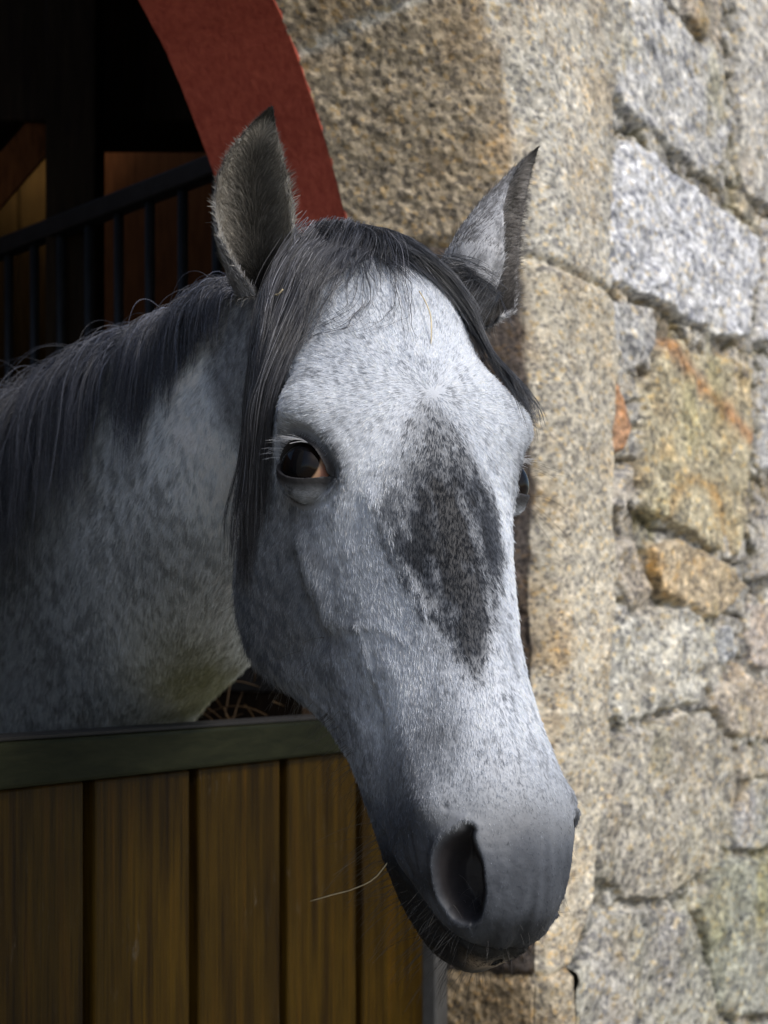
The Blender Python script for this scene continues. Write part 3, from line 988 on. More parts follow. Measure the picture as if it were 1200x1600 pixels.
brush('l', [(.345,-.185,.068),(.39,-.152,.064),(.44,-.132,.060),(.485,-.122,.058)], .006, -.0030)
brush('l', [(.36,-.165,.068),(.41,-.138,.063),(.46,-.122,.059)], .005, .0022)
for a_, b_ in (((.520,-.060,.066),(.545,-.068,.062)), ((.515,-.075,.066),(.545,-.080,.060)), ((.505,-.050,.066),(.520,-.042,.062)),
               ((.500,-.090,.064),(.525,-.095,.060)), ((.575,-.030,.018),(.598,-.048,.014)), ((.572,-.028,.006),(.597,-.046,.005)),
               ((.515,-.020,.055),(.508,-.034,.062)), ((.555,-.095,.056),(.575,-.085,.050))):
    m_ = (np.array(a_) + np.array(b_)) / 2 + rng.normal(0, .003, 3)
    brush('l', [a_, tuple(m_), b_], .0026, -.0013)
# nostrils: comma-shaped openings
Nn = vnormals(V, BF)
NOSE_RIM = np.zeros(len(V))
def nostril(side):
    global V, NOSE_RIM
    L, P = heads()
    L = L * np.array([1, 1, side])
    cen = np.array([.551, -.033, .044] if side > 0 else [.545, -.044, .054])
    j = np.argmin(np.linalg.norm(L - cen, axis=1))
    cen = L[j]
    n = np.array([-.10, .62, .78] if side > 0 else [-.1, .40, .9]); n /= np.linalg.norm(n)
    ax = np.array([.93, -.30, .20]); ax -= n * (ax @ n); ax /= np.linalg.norm(ax)     # long axis, upwards end = small l
    ay = np.cross(n, ax)
    if ay[1] < 0: ay = -ay                                                           # towards the midline
    q = L - cen
    x, y, z = q @ ax, q @ ay, q @ n
    near = (np.hypot(x, y) < .07) & (np.abs(z) < .045) & (L[:, 2] > -.01) & on_head
    # comma: a bowed centre line, wide below, narrow and hooked inward on top
    u = np.linspace(0, 1, 30)
    cx_ = -.023 + .047 * u
    cy_ = .005 * (1 - u) ** 2.0 - .003 * np.sin(u * 3.14) + .0
    rad = .0026 + .0136 * smooth(-.05, .62, u) - .004 * smooth(.8, 1, u)
    sd_ = np.full(len(V), 9.0)
    for a, b, r in zip(cx_, cy_, rad):
        sd_ = np.minimum(sd_, np.hypot(x - a, y - b) - r)
    inside = smooth(np.where(y > .002, .004, .0045), -.014 + .005 * smooth(.0, .004, y) * smooth(-.012, .004, x), sd_)
    rim = np.exp(-((sd_ - .0042) / .0040) ** 2)
    outer = (y < .004)                      # the wing on the outer side stands out more
    dn = np.where(near, rim * np.where(outer, .0034, .0012) - inside * .030, 0)
    nv = n[0] * HL + n[1] * HD + n[2] * side * HW
    V = V + nv[None] * dn[:, None]
    sh = np.where(near, inside * .010, 0)   # hollow goes inwards and up
    V = V - (HL)[None] * sh[:, None]
    NOSE_RIM = np.maximum(NOSE_RIM, np.where(near, smooth(.0045, -.002, sd_), 0))
nostril(1); nostril(-1)

# eyes: lids wrapped on the ball
EYE_R = .0245
LID = np.zeros(len(V)); LIDN = np.zeros(len(V))
EYES = []
def eye_socket(side):
    global V, LID, LIDN
    L, P = heads()
    L = L * np.array([1, 1, side])
    cand = np.linalg.norm(L - np.array([EYE_L, EYE_D - (.0015 if side < 0 else 0), .104]), axis=1)
    P0_ = L[np.argmin(cand)].copy()
    n = np.array([-.04, .50, .86]); n /= np.linalg.norm(n)
    a1 = np.array([.60, .75, -.40]); a1 -= n * (a1 @ n); a1 /= np.linalg.norm(a1)     # to the inner corner
    a2 = np.cross(n, a1)
    if a2[0] > 0: a2 = -a2                                                           # upwards
    q = L - P0_
    x, y, z = q @ a1, q @ a2, q @ n
    hl_ = .0262
    tx = np.clip(np.abs(x) / hl_, 0, 1)
    hu =   .0172 * np.maximum(1 - tx ** 2.2, 0) ** .75
    hd_ = .0130 * np.maximum(1 - tx ** 2.0, 0) ** .8
    bow = -.0015 * (x / hl_)
    yy = y - bow
    # distance to the opening's outline (sampled)
    ts = np.linspace(-1, 1, 120)
    ox = ts * hl_
    up = .0172 * np.maximum(1 - np.abs(ts) ** 2.2, 0) ** .75 - .0015 * ts
    dn_ = -.0130 * np.maximum(1 - np.abs(ts) ** 2.0, 0) ** .8 - .0015 * ts
    near = (np.hypot(x, y) < .06) & (z > -.05) & (z < .05) & (L[:, 2] > .02) & on_head
    ii = np.where(near)[0]
    sd_ = np.full(len(V), 9.0)
    dm = np.full(len(ii), 9.0)
    for oy in (up, dn_):
        for a, b in zip(ox, oy):
            dm = np.minimum(dm, np.hypot(x[ii] - a, y[ii] - b))
    inside = (np.abs(x[ii]) < hl_) & (yy[ii] < hu[ii]) & (yy[ii] > -hd_[ii])
    sd_[ii] = np.where(inside, -dm, dm)
    sink = .0158
    rho = np.hypot(x, y)
    zball = np.sqrt(np.maximum(EYE_R ** 2 - rho ** 2, 0)) - sink
    upper = yy > 0
    thick = np.where(upper, .0042, .0026)
    zl = np.sqrt(np.maximum((EYE_R + thick) ** 2 - rho ** 2, 0)) - sink
    zl = np.maximum(zl, -.012)
    wl = np.exp(-(np.maximum(sd_, 0) / .0085) ** 2)
    znew = z * (1 - wl) + zl * wl
    # crease above the upper lid and folds under the lower one
    znew = znew - np.where(upper, .0026 * np.exp(-((sd_ - .0095) / .0022) ** 2) , .0016 * np.exp(-((sd_ - .0075) / .0020) ** 2) + .0012 * np.exp(-((sd_ - .0135) / .0025) ** 2))
    cover = np.where(rho < EYE_R + .0022, np.sqrt(np.maximum((EYE_R + .0026) ** 2 - rho ** 2, 0)) - sink + .0006 * upper, -9)
    znew = np.where(near & (sd_ < .03), np.maximum(znew, cover), znew)
    ins = smooth(.0006, -.0016, sd_)
    znew = znew * (1 - ins) + (zball - .007) * ins
    dz_ = np.where(near & (sd_ < .05), znew - z, 0)
    nv = n[0] * HL + n[1] * HD + n[2] * side * HW
    V = V + nv[None] * dz_[:, None]
    LID = np.maximum(LID, np.where(near, np.exp(-(np.maximum(sd_, 0) / .0075) ** 2), 0))
    LIDN = np.maximum(LIDN, np.where(near & (sd_ < .0028), 1.0, 0))
    to_w = lambda p: hw((P0_ + p[0] * a1 + p[1] * a2 + p[2] * n) * np.array([1, 1, side]))
    EYES.append(dict(side=side, to_w=to_w, sink=sink, hl=hl_, a1=a1, a2=a2, n=n))
EYE_L, EYE_D = .2105, -.0545
eye_socket(1); eye_socket(-1)
Nn = vnormals(V, BF)
V = V + Nn * (fbm(V, 35, 3, 5) * .0008 + noise(V, 260, 6) * .00025)[:, None]

# ---- ears: cupped leaves, joined to the body mesh
def ear(base, tip, face, bend, length, wid, seed, prof=(.62, .80, .97, 1.0, .90, .62, .33, .13, .02)):
    """base, tip world points; face: direction the opening looks to"""
    base, tip, face = np.array(base, float), np.array(tip, float), np.array(face, float)
    ax = tip - base
    Le = np.linalg.norm(ax); ax /= Le
    face -= ax * (face @ ax); face /= np.linalg.norm(face)
    sd_ = np.cross(ax, face)
    bend = np.array(bend, float)
    m, n = 120, 64
    rows = []
    s = np.linspace(0, 1, m)
    half = wid * np.interp(s, [0, .12, .3, .48, .62, .78, .9, .97, 1], prof)
    al = np.interp(s, [0, .15, .35, .6, .85, 1], [2.7, 2.2, 1.75, 1.45, 1.2, 1.0])
    out_in = []
    for side_ in (0, 1):
        th = (np.linspace(-1, 1, n))
        rr = []
        for i in range(m):
            c = base + ax * Le * s[i] + bend * (s[i] ** 4.5) + np.array([1, 0, 0]) * length * .35 * math.sin(s[i] * math.pi)
            a = al[i] * th
            R_ = half[i] / max(math.sin(min(al[i], 1.571)), .5)
            thick_ = .0020 * (1 - .6 * s[i])
            R2 = R_ - thick_ if side_ else R_
            p = c + (sd_[None] * np.sin(a)[:, None] * R2 * 1.0 - face[None] * (np.cos(a)[:, None] * R2 * .95 - R_ * .35))
            rr.append(p)
        out_in.append(np.array(rr))
    outer, inner = out_in
    Vv = np.concatenate([outer.reshape(-1, 3), inner.reshape(-1, 3)])
    io = np.arange(m * n).reshape(m, n)
    ii = io + m * n
    F = [np.stack([io[:-1, :-1], io[:-1, 1:], io[1:, 1:], io[1:, :-1]], -1).reshape(-1, 4),
         np.stack([ii[:-1, :-1], ii[1:, :-1], ii[1:, 1:], ii[:-1, 1:]], -1).reshape(-1, 4)]
    for c in (0, n - 1):
        q = np.stack([io[:-1, c], io[1:, c], ii[1:, c], ii[:-1, c]], -1)
        F.append(q if c == 0 else q[:, ::-1])
    q = np.stack([io[-1, :-1], io[-1, 1:], ii[-1, 1:], ii[-1, :-1]], -1); F.append(q)
    q = np.stack([io[0, 1:], io[0, :-1], ii[0, :-1], ii[0, 1:]], -1); F.append(q)
    sv = np.concatenate([np.repeat(s, n), np.repeat(s, n)])
    tv = np.concatenate([np.tile(np.linspace(-1, 1, n), m)] * 2)
    inn = np.concatenate([np.zeros(m * n), np.ones(m * n)])
    return Vv, np.concatenate(F), sv, tv, inn, ax, face, sd_
def upx(u, v, Y):
    return np.array([(u - CX) / FPX * Y, Y, EYE + (CY - v) / FPX * Y])
EARS = [
    ear(upx(406, 462, 1.46), upx(391, 166, 1.42), (.30, -.95, .05), np.array([.0185, 0, 0]), -.014, .0352, 1),
    ear(upx(712, 466, 1.50), upx(838, 238, 1.60), (.88, -.38, -.20), np.array([.002, 0, .004]), .006, .044, 2, (.78, .98, 1.0, .88, .68, .44, .22, .09, .02)),
]
EARV = []
allV, allF = [V], [BF]
off = len(V)
for E_ in EARS:
    allV.append(E_[0]); allF.append(E_[1] + off)
    EARV.append((off, off + len(E_[0])))
    off += len(E_[0])
HV = np.concatenate(allV); HF = np.concatenate(allF)
HN = vnormals(HV, HF)
# ear normals: make outer faces point outwards
for (a, b), E_ in zip(EARV, EARS):
    m_ = (b - a) // 2
    c_ = E_[0][:m_].reshape(120, 64, 3).mean(1).repeat(64, 0)
    if ((HV[a:a + m_] - c_) * HN[a:a + m_]).sum() < 0:
        sel = np.arange(len(HF))[(HF[:, 0] >= a) & (HF[:, 0] < b)]
        HF[sel] = HF[sel][:, ::-1]
HN = vnormals(HV, HF)
is_ear = np.arange(len(HV)) >= len(V)

# ---- the coat: a grey with a dark stripe down the nose, slate muzzle, dappled neck (hair pattern, with some light and shade painted in)
def gz(L, c, s):
    c, s = np.array(c, float), np.array(s, float)
    return np.exp(-(((L - c) / s) ** 2).sum(1))
def coat(Pw, dith=None):
    L = hl(Pw)
    l, d, w_ = L[:, 0], L[:, 1], L[:, 2]
    wa = np.abs(w_)
    n1 = fbm(L, 22, 4, 301); n2 = fbm(L, (60, 60, 60), 3, 302); n3 = fbm(L, 9, 3, 303)
    g = .66 + .05 * n3 + .07 * n1
    # speckled mid-grey cheeks, deepened: the face's shaded side put into the coat
    side = smooth(-.03, -.13, d + .02 * n1)
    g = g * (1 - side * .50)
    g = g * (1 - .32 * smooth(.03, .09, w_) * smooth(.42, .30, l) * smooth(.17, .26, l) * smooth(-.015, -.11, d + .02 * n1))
    g = g + .09 * gz(L, (.285, -.092, .086), (.030, .016, .02))
    # nose stripe
    TL_ = [.170,.190,.213,.240,.270,.310,.350,.385,.411,.430]
    wl_ = np.interp(l, TL_, [.014,.024,.040,.057,.063,.052,.039,.034,.028,.021])
    wr_ = np.interp(l, TL_, [.004,-.004,-.018,-.036,-.040,-.037,-.020,.000,.009,.012])
    lv_ = np.interp(l, [.150,.175,.200,.235,.265,.300,.345,.365,.385,.412,.432], [.04,.26,.46,.70,.92,.99,.95,.76,.94,.84,0])
    jit = .007 * n1 + .006 * fbm(L, 70, 2, 305)
    st = smooth(-.012, .016, wl_ + jit * 1.5 - w_) * smooth(-.008, .009, w_ - wr_ + jit)
    core = np.exp(-((w_ - .010) / .026) ** 2)
    core = .84 + .16 * core
    streak = .38 * np.exp(-((w_ + .006 + (l - .28) * .1) / .006) ** 2) * smooth(.25, .28, l) * smooth(.36, .30, l)
    spl = .38 * smooth(.31, .35, l) * smooth(.004, -.012, w_)
    fr = smooth(-.055, -.025, d)
    M_ = np.clip(st * lv_ * core * (1 - streak) * (1 - spl) * fr * (1.12 + .30 * n1 + .40 * fbm(L, (45, 130, 140), 2, 308)), 0, 1)
    if dith is not None:                    # each tuft is either dark or pale
        M_ = .20 * M_ + .80 * smooth(-.09, .09, M_ - .05 - .90 * dith)
    g = g * (1 - .965 * M_)
    # fainter speckled fringe right of the tail, faint patch on the bridge's side
    g = g * (1 - .30 * gz(L, (.385, -.005, -.020), (.035, .05, .014)) - .10 * gz(L, (.19, 0, -.012), (.02, .05, .02)))
    g = g * (1 - .50 * gz(L, (.455, -.026, .046), (.024, .05, .016)))
    # paler fields right of the stripe and between stripe and eye
    g = g + .10 * gz(L, (.245, -.02, .062), (.05, .05, .022)) + .12 * gz(L, (.30, -.02, -.045), (.12, .04, .02))
    g = g + .08 * gz(L, (.11, 0, .0), (.05, .05, .07))
    g = g + .10 * gz(L, (.42, -.01, -.02), (.06, .04, .03))
    if dith is not None:                    # dark flecks through the pale coat, thicker on the cheeks
        pr = .16 + .22 * side + .20 * np.clip(n1 + n3, 0, 1) - .08 * smooth(.10, .05, l)
        g = g * (1 - .42 * smooth(.10, -.10, (1 - dith) - pr)) * (1 + .18 * smooth(.75, .95, (1 - dith)))
    # round the eyes: dark skin
    for s_ in (1, -1):
        g = g * (1 - .58 * gz(L, (.208, -.050, .100 * s_), (.030, .034, .034)))
        g = g * (1 - .45 * gz(L, (.222, -.028, .090 * s_), (.016, .016, .02)))
    # muzzle
    mz = smooth(.452, .578, l + .014 * n1 + .055 * smooth(-.012, -.06, d) * smooth(.38, .46, l))
    g = g * (1 - mz) + (.072 + .014 * n1) * (1 + .38 * noise(L, (18, 30, 170), 351) + .15 * noise(L, (150, 150, 220), 352)) * mz
    g = g * (1 - .72 * smooth(.578, .596, l + .006 * n2) * smooth(-.026, -.046, d + .004 * n1) * (.45 + .55 * smooth(.04, .015, wa)) * smooth(-.095, -.075, d))
    ml = np.interp(l, [.48, .50, .55, .581, .600, .615], [-.13, -.112, -.094, -.084, -.072, -.062])
    g = g * (1 - .75 * smooth(.006, -.004, d - ml) * smooth(.49, .53, l))
    # jaw underside
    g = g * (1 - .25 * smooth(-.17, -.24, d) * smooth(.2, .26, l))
    rgb = np.stack([g * .935, g * .99, g * 1.085], 1)
    dkb = smooth(.22, .05, g)[:, None]
    rgb = rgb * (1 - dkb + dkb * np.array([.93, .985, 1.10]))
    # neck
    X, Y, Z = Pw.T
    nk = smooth(-.22, -.30, d) if False else smooth(1.47, 1.58, Y + .35 * np.clip(-X - .05, 0, 1))
    dap = fbm(Pw, 16, 3, 310); dl = fbm(Pw, 6, 2, 311)
    gn = .68 + .20 * dap + .08 * dl
    if dith is not None:
        gn = gn * (1 - .52 * smooth(-.2, .2, dith - .60 + .75 * dap))
    # lighter throat side; darker to the left, the stall's shade put into the coat
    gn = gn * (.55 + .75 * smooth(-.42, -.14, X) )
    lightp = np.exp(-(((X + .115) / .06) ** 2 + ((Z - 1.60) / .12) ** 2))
    gn = gn + .75 * lightp  # pale coat patch, brightened to offset the head's shadow
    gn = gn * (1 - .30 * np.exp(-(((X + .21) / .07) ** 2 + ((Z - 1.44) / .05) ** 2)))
    cn = np.stack([gn * .95, gn * 1.0, gn * 1.05], 1)
    ol = np.clip(np.exp(-(((X + .20) / .07) ** 2 + ((Z - 1.31) / .075) ** 2)) * (1.1 + .4 * dap), 0, 1)[:, None]
    cn = cn * (1 - ol * .8) + np.array([.17, .17, .055]) * ol * .8              # olive-tinted hair at the base of the throat
    ntag = (smooth(-.205, -.26, d + .35 * np.clip(l - .12, 0, 1)) * smooth(.22, .12, l) )[:, None]
    ntag = np.maximum(ntag, smooth(1.53, 1.62, Y)[:, None])
    return np.clip(rgb * (1 - ntag) + cn * ntag, .008, .9)
def ear_coat(s, t, inn, which):
    e = np.abs(t)
    base = np.array([.50, .51, .54]) if which else np.array([.27, .27, .28])
    c = np.tile(base, (len(s), 1))
    q_ = np.stack([s * 1.0, t * 1.0, 0 * s], 1)
    c = c * (1 - .45 * smooth(-.1, .35, noise(q_, (26, 14, 1), 370) + .6 * noise(q_, (60, 34, 1), 371)))[:, None] * (1 - .35 * smooth(.35, .85, s))[:, None]
    cin = np.array([.42, .395, .355]) * (1 - .70 * smooth(.62, .05, np.abs(t - .22)) * smooth(.92, .72, s))[:, None]  # deep fold of the cup: its shade painted into the hair colour
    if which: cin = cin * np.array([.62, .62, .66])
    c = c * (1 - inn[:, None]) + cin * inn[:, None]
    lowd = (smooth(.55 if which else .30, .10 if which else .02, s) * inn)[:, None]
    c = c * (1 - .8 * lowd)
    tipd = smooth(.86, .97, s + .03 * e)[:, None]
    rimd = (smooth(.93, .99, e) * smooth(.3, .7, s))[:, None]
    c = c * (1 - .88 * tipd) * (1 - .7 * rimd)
    return np.clip(c, .012, .9)
CC = np.zeros((len(HV), 3))
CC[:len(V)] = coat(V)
for k, ((a, b), E_) in enumerate(zip(EARV, EARS)):
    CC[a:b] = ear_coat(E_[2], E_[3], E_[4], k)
skin = CC * .80
bare = np.zeros(len(HV))
bare[:len(V)] = np.maximum(LIDN, NOSE_RIM)
Lh = hl(V)
lipbare = smooth(.575, .60, Lh[:, 0]) * smooth(-.070, -.085, Lh[:, 1])
dk = np.zeros(len(HV)); dk[:len(V)] = np.clip(LID * 1.3, 0, .95)
skin = skin * (1 - dk[:, None]) + np.array([.022, .020, .021]) * dk[:, None]
dk2 = np.zeros(len(HV)); dk2[:len(V)] = NOSE_RIM
skin = skin * (1 - dk2[:, None]) + np.array([.020, .018, .020]) * dk2[:, None]
pk = np.zeros(len(HV)); pk[:len(V)] = np.exp(-((Lh[:, 0] - .612) / .006) ** 2 - ((Lh[:, 1] + .094) / .010) ** 2)
skin = skin * (1 - pk[:, None] * .7) + np.array([.34, .27, .20]) * pk[:, None] * .7

def mat_skin():
    m, nt, b = material('horse_skin')
    at = N(nt, 'ShaderNodeAttribute', attribute_name='coat')
    nt.links.new(at.outputs[0], b.inputs['Base Color'])
    b.inputs['Roughness'].default_value = .55
    b.inputs['Specular IOR Level'].default_value = .3
    n = tex(nt, 'ShaderNodeTexNoise', objco(nt), 420, Detail=3.0)
    bump(nt, b, n.outputs[0], .25, .0012)
    return m
M_skin = mat_skin()
horse = mesh_np('horse', HV, HF, M_skin, None, True, skin)
tag(horse, 'dappled grey horse looking out over the half door with a dark stripe down its nose', 'horse', kind='thing')
BVH = BVHTree.FromPolygons([tuple(p) for p in HV], [tuple(f) for f in HF])

# ---- eyeballs
def mat_eye():
    m, nt, b = material('eyeball')
    at = N(nt, 'ShaderNodeAttribute', attribute_name='coat')
    nt.links.new(at.outputs[0], b.inputs['Base Color'])
    b.inputs['Roughness'].default_value = .04
    b.inputs['Specular IOR Level'].default_value = .16
    return m
M_eye = mat_eye()
for E_ in EYES:
    m, n = 90, 140
    th = np.linspace(0.001, math.pi - .001, m)
    ph = np.linspace(0, 2 * math.pi, n, endpoint=False)
    T_, Ph = np.meshgrid(th, ph, indexing='ij')
    loc = np.stack([np.sin(T_) * np.cos(Ph), np.sin(T_) * np.sin(Ph), np.cos(T_)], -1).reshape(-1, 3)   # z = outwards
    gaze = np.array([.07, .04, .95]); gaze /= np.linalg.norm(gaze)
    ca = loc @ gaze
    ang = np.degrees(np.arccos(np.clip(ca, -1, 1)))
    bulge = 1 + .035 * smooth(42, 20, ang)
    wp = E_['to_w'](np.zeros(3))
    P = np.array([E_['to_w'](np.array([p[0] * EYE_R * k_, p[1] * EYE_R * k_, p[2] * EYE_R * k_ - E_['sink']])) for p, k_ in zip(loc, bulge)])
    idx = np.arange(m * n).reshape(m, n)
    nx_ = np.roll(idx, -1, 1)
    F = np.stack([idx[:-1], idx[1:], nx_[1:], nx_[:-1]], -1).reshape(-1, 4)
    if E_['side'] < 0: F = F[:, ::-1]
    iris = (smooth(52, 48, ang) if E_['side'] > 0 else np.ones(len(ang)))[:, None]
    ring = np.array([.006, .0035, .0025])
    pup = smooth(36, 28, ang)[:, None]
    scl = np.array([.40, .25, .16]) * (1 + .25 * fbm(loc, 5, 3, 12)[:, None])
    vein = (np.exp(-((loc[:, 0] - .62 - .25 * loc[:, 1] + .05 * noise(loc, 8, 3)) / .035) ** 2))[:, None]
    scl = scl * (1 - vein * .85) + np.array([.12, .012, .008]) * vein * .85
    cor = smooth(.80, .92, loc[:, 0])[:, None]
    scl = scl * (1 - cor) + np.array([.30, .14, .10]) * cor
    c = scl * (1 - iris) + (ring * (1 - pup) + np.array([.004, .004, .005]) * pup) * iris
    o = mesh_np('eye', P, F, M_eye, horse, True, np.clip(c, 0, 1))
    E_['obj'] = o
    o['label'] = 'dark brown eye with a tan white at its inner corner' if E_['side'] > 0 else 'far eye seen edge-on'

# ------------------------------------------------------------------ hair
def mat_hair(name, rough, spec):
    m, nt, b = material(name)
    at = N(nt, 'ShaderNodeAttribute', attribute_name='hair_tone')
    nt.links.new(at.outputs['Color'], b.inputs['Base Color'])
    b.inputs['Roughness'].default_value = rough
    b.inputs['Specular IOR Level'].default_value = spec
    return m
M_fur = mat_hair('coat_hair', .6, .14)
M_mane = mat_hair('mane_hair', .38, .55)
def add_curves(name, P, rad, colr, mat, parent):
    """P (n,k,3) strands, rad (n,k), colr (n,3)"""
    n, k = P.shape[:2]
    cu = bpy.data.hair_curves.new(name)
    cu.add_curves([k] * n)
    cu.position_data.foreach_set('vector', np.ascontiguousarray(P, np.float32).ravel())
    ra = cu.attributes.get('radius') or cu.attributes.new('radius', 'FLOAT', 'POINT')
    ra.data.foreach_set('value', np.ascontiguousarray(rad, np.float32).ravel())
    ca = cu.attributes.new('hair_tone', 'FLOAT_COLOR', 'CURVE')
    c4 = np.ones((n, 4), np.float32); c4[:, :3] = colr
    ca.data.foreach_set('color', c4.ravel())
    o = bpy.data.objects.new(name, cu)
    cu.materials.append(mat)
    link(o, parent)
    return o

def unit(x):
    return x / (np.linalg.norm(x, axis=-1, keepdims=True) + 1e-9)
def flow(Pw, Nw):
    """lie of the coat: away from the whorl on the forehead, down the face, back over the cheeks, down the neck"""
    L = hl(Pw)
    l, d, w_ = L.T
    r = L - np.array([.172, 0, .002])
    F_ = np.stack([r[:, 0], 0 * l, .75 * r[:, 2]], 1)
    F_ = unit(F_ + np.array([.010, 0, 0]) * (1 - np.exp(-(np.hypot(r[:, 0], r[:, 2]) / .03) ** 2))[:, None])
    low = smooth(.22, .36, l)[:, None]
    F_ = F_ * (1 - low) + np.stack([np.ones_like(l), 0 * l, .15 * np.sign(w_)], 1) * low
    ck = smooth(-.05, -.12, d)[:, None] * smooth(.40, .30, l)[:, None]
    cheek = np.stack([.75 * np.ones_like(l), -.65 * np.ones_like(l), 0 * l], 1)
    F_ = F_ * (1 - ck) + cheek * ck
    Fw = F_ @ HM.T
    nk = smooth(1.50, 1.60, Pw[:, 1])[:, None]
    Fw = Fw * (1 - nk) + np.array([-.28, .30, -.9]) * nk
    sw_ = noise(Pw, 14, 401)[:, None] * .22
    Fw = Fw + np.cross(Fw, Nw) * sw_
    Fw = Fw - Nw * (Fw * Nw).sum(1, keepdims=True)
    return unit(Fw)

def sample_faces(F, area_w, n):
    A_, B_, C_, D_ = (HV[F[:, k]] for k in range(4))
    ar = .5 * np.linalg.norm(np.cross(C_ - A_, D_ - B_), axis=1) * area_w
    cdf = np.cumsum(ar)
    f = np.searchsorted(cdf, rng.random(n) * cdf[-1])
    f = np.minimum(f, len(F) - 1)
    u, v = rng.random((n, 1)), rng.random((n, 1))
    bl = lambda X_: ((X_[F[f, 0]] * (1 - u) + X_[F[f, 1]] * u) * (1 - v) + (X_[F[f, 3]] * (1 - u) + X_[F[f, 2]] * u) * v)
    return bl, f

def grow(Pr, Nr, Fr, length, lift, col, rad0, k=4, curl=.0):
    n = len(Pr)
    t = np.linspace(0, 1, k)[None, :, None]
    Fr = unit(Fr + rng.normal(0, .16, (n, 3)))
    lf = (lift * (1 + rng.normal(0, .25, n)))[:, None, None]
    Ln = length[:, None, None]
    P = Pr[:, None] + Fr[:, None] * Ln * t + Nr[:, None] * Ln * lf * (t * (1.25 - .75 * t)) - Nr[:, None] * .0006
    rad = rad0[:, None] * np.array([1, .85, .6, .12])[None, :k] if k == 4 else rad0[:, None] * np.linspace(1, .15, k)[None]
    return P, rad

bodyF = HF[:len(BF)]
fc = HV[bodyF].mean(1)
fb = bare[bodyF].max(1)
Lf = hl(fc)
fn = HN[bodyF].mean(1)
to_cam = unit(np.array([0, 0, EYE]) - fc)
facing = (fn * to_cam).sum(1)
# the picture, and a step to either side of it, sees nothing of the barrel inside the stall
wgt = (fb < .5) * np.where(facing > -.45, 1.0, .0) * np.where(fc[:, 1] < 2.35, 1, 0) * np.where(fc[:, 2] > 1.12, 1, 0)
wgt = wgt * np.where(fc[:, 1] > 1.62, .45, 1.0)
area = .5 * np.linalg.norm(np.cross(HV[bodyF[:, 2]] - HV[bodyF[:, 0]], HV[bodyF[:, 3]] - HV[bodyF[:, 1]]), axis=1)
tot = (area * wgt).sum()
nfur = int(tot * 2.1e6 * FUR)
print('fur area', tot, 'strands', nfur)
bl, fi = sample_faces(bodyF, wgt, nfur)
Pr, Nr = bl(HV), unit(bl(HN))
lidv = np.zeros(len(HV)); lidv[:len(V)] = LID
lidd = bl(lidv[:, None])[:, 0]
Fr = flow(Pr, Nr)
Lr = hl(Pr)
onneck = smooth(1.50, 1.62, Pr[:, 1])
tuft = (noise(Lr, (75, 170, 190), 333) + .8 * noise(Lr, (150, 330, 360), 336) + rng.normal(0, .22, nfur))
dith = np.empty(nfur); dith[np.argsort(tuft)] = np.linspace(0, 1, nfur)
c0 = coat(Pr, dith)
ln = .0048 + .0026 * rng.random(nfur)
ln = ln * (1 - onneck) + (.011 + .007 * rng.random(nfur)) * onneck
ln = ln * (1 - .55 * smooth(.46, .55, Lr[:, 0])) * (1 - .6 * np.clip(lidd, 0, 1))
jaw = smooth(-.19, -.24, Lr[:, 1]) * smooth(.16, .22, Lr[:, 0]) * (1 - onneck)
ln = ln * (1 + 1.0 * jaw * rng.random(nfur) + .9 * jaw)
# speckle: white and dark hairs mixed, in little tufts
spk = noise(Pr, 420, 334) * .22 + rng.normal(0, .14, nfur)
contrast = .45 + .45 * smooth(.03, .12, c0[:, 1])
mzr = smooth(.50, .56, Lr[:, 0])
spk = spk * (1 + .9 * mzr) + mzr * noise(Lr, (40, 220, 260), 360) * .25
col = c0 * np.exp(spk * contrast)[:, None]
white = (rng.random(nfur) < .09 * smooth(.03, .16, c0[:, 1]) * (1 - smooth(.5, .56, Lr[:, 0])))[:, None]
col = np.where(white, np.clip(c0 * 1.25 + .06, 0, .75), col)
lk = np.clip(lidd * 1.5 + .3 * gz(Lr, (.232,-.030,.083), (.014,.012,.014)), 0, 1)[:, None] ** 1.2
col = col * (1 - lk * .9) + np.array([.022, .021, .022]) * lk * .9
mzw = (rng.random(nfur) < .025 * mzr)[:, None]
col = np.where(mzw, col * 2.2 + .04, col)
col = np.clip(col, .01, .85)
rad0 = np.full(nfur, .00016) + .00009 * rng.random(nfur) + .00008 * onneck
P, R_ = grow(Pr, Nr, Fr, ln, (.085 + .07 * onneck + .25 * jaw), col, rad0)
add_curves('coat', P, R_, col, M_fur, horse)

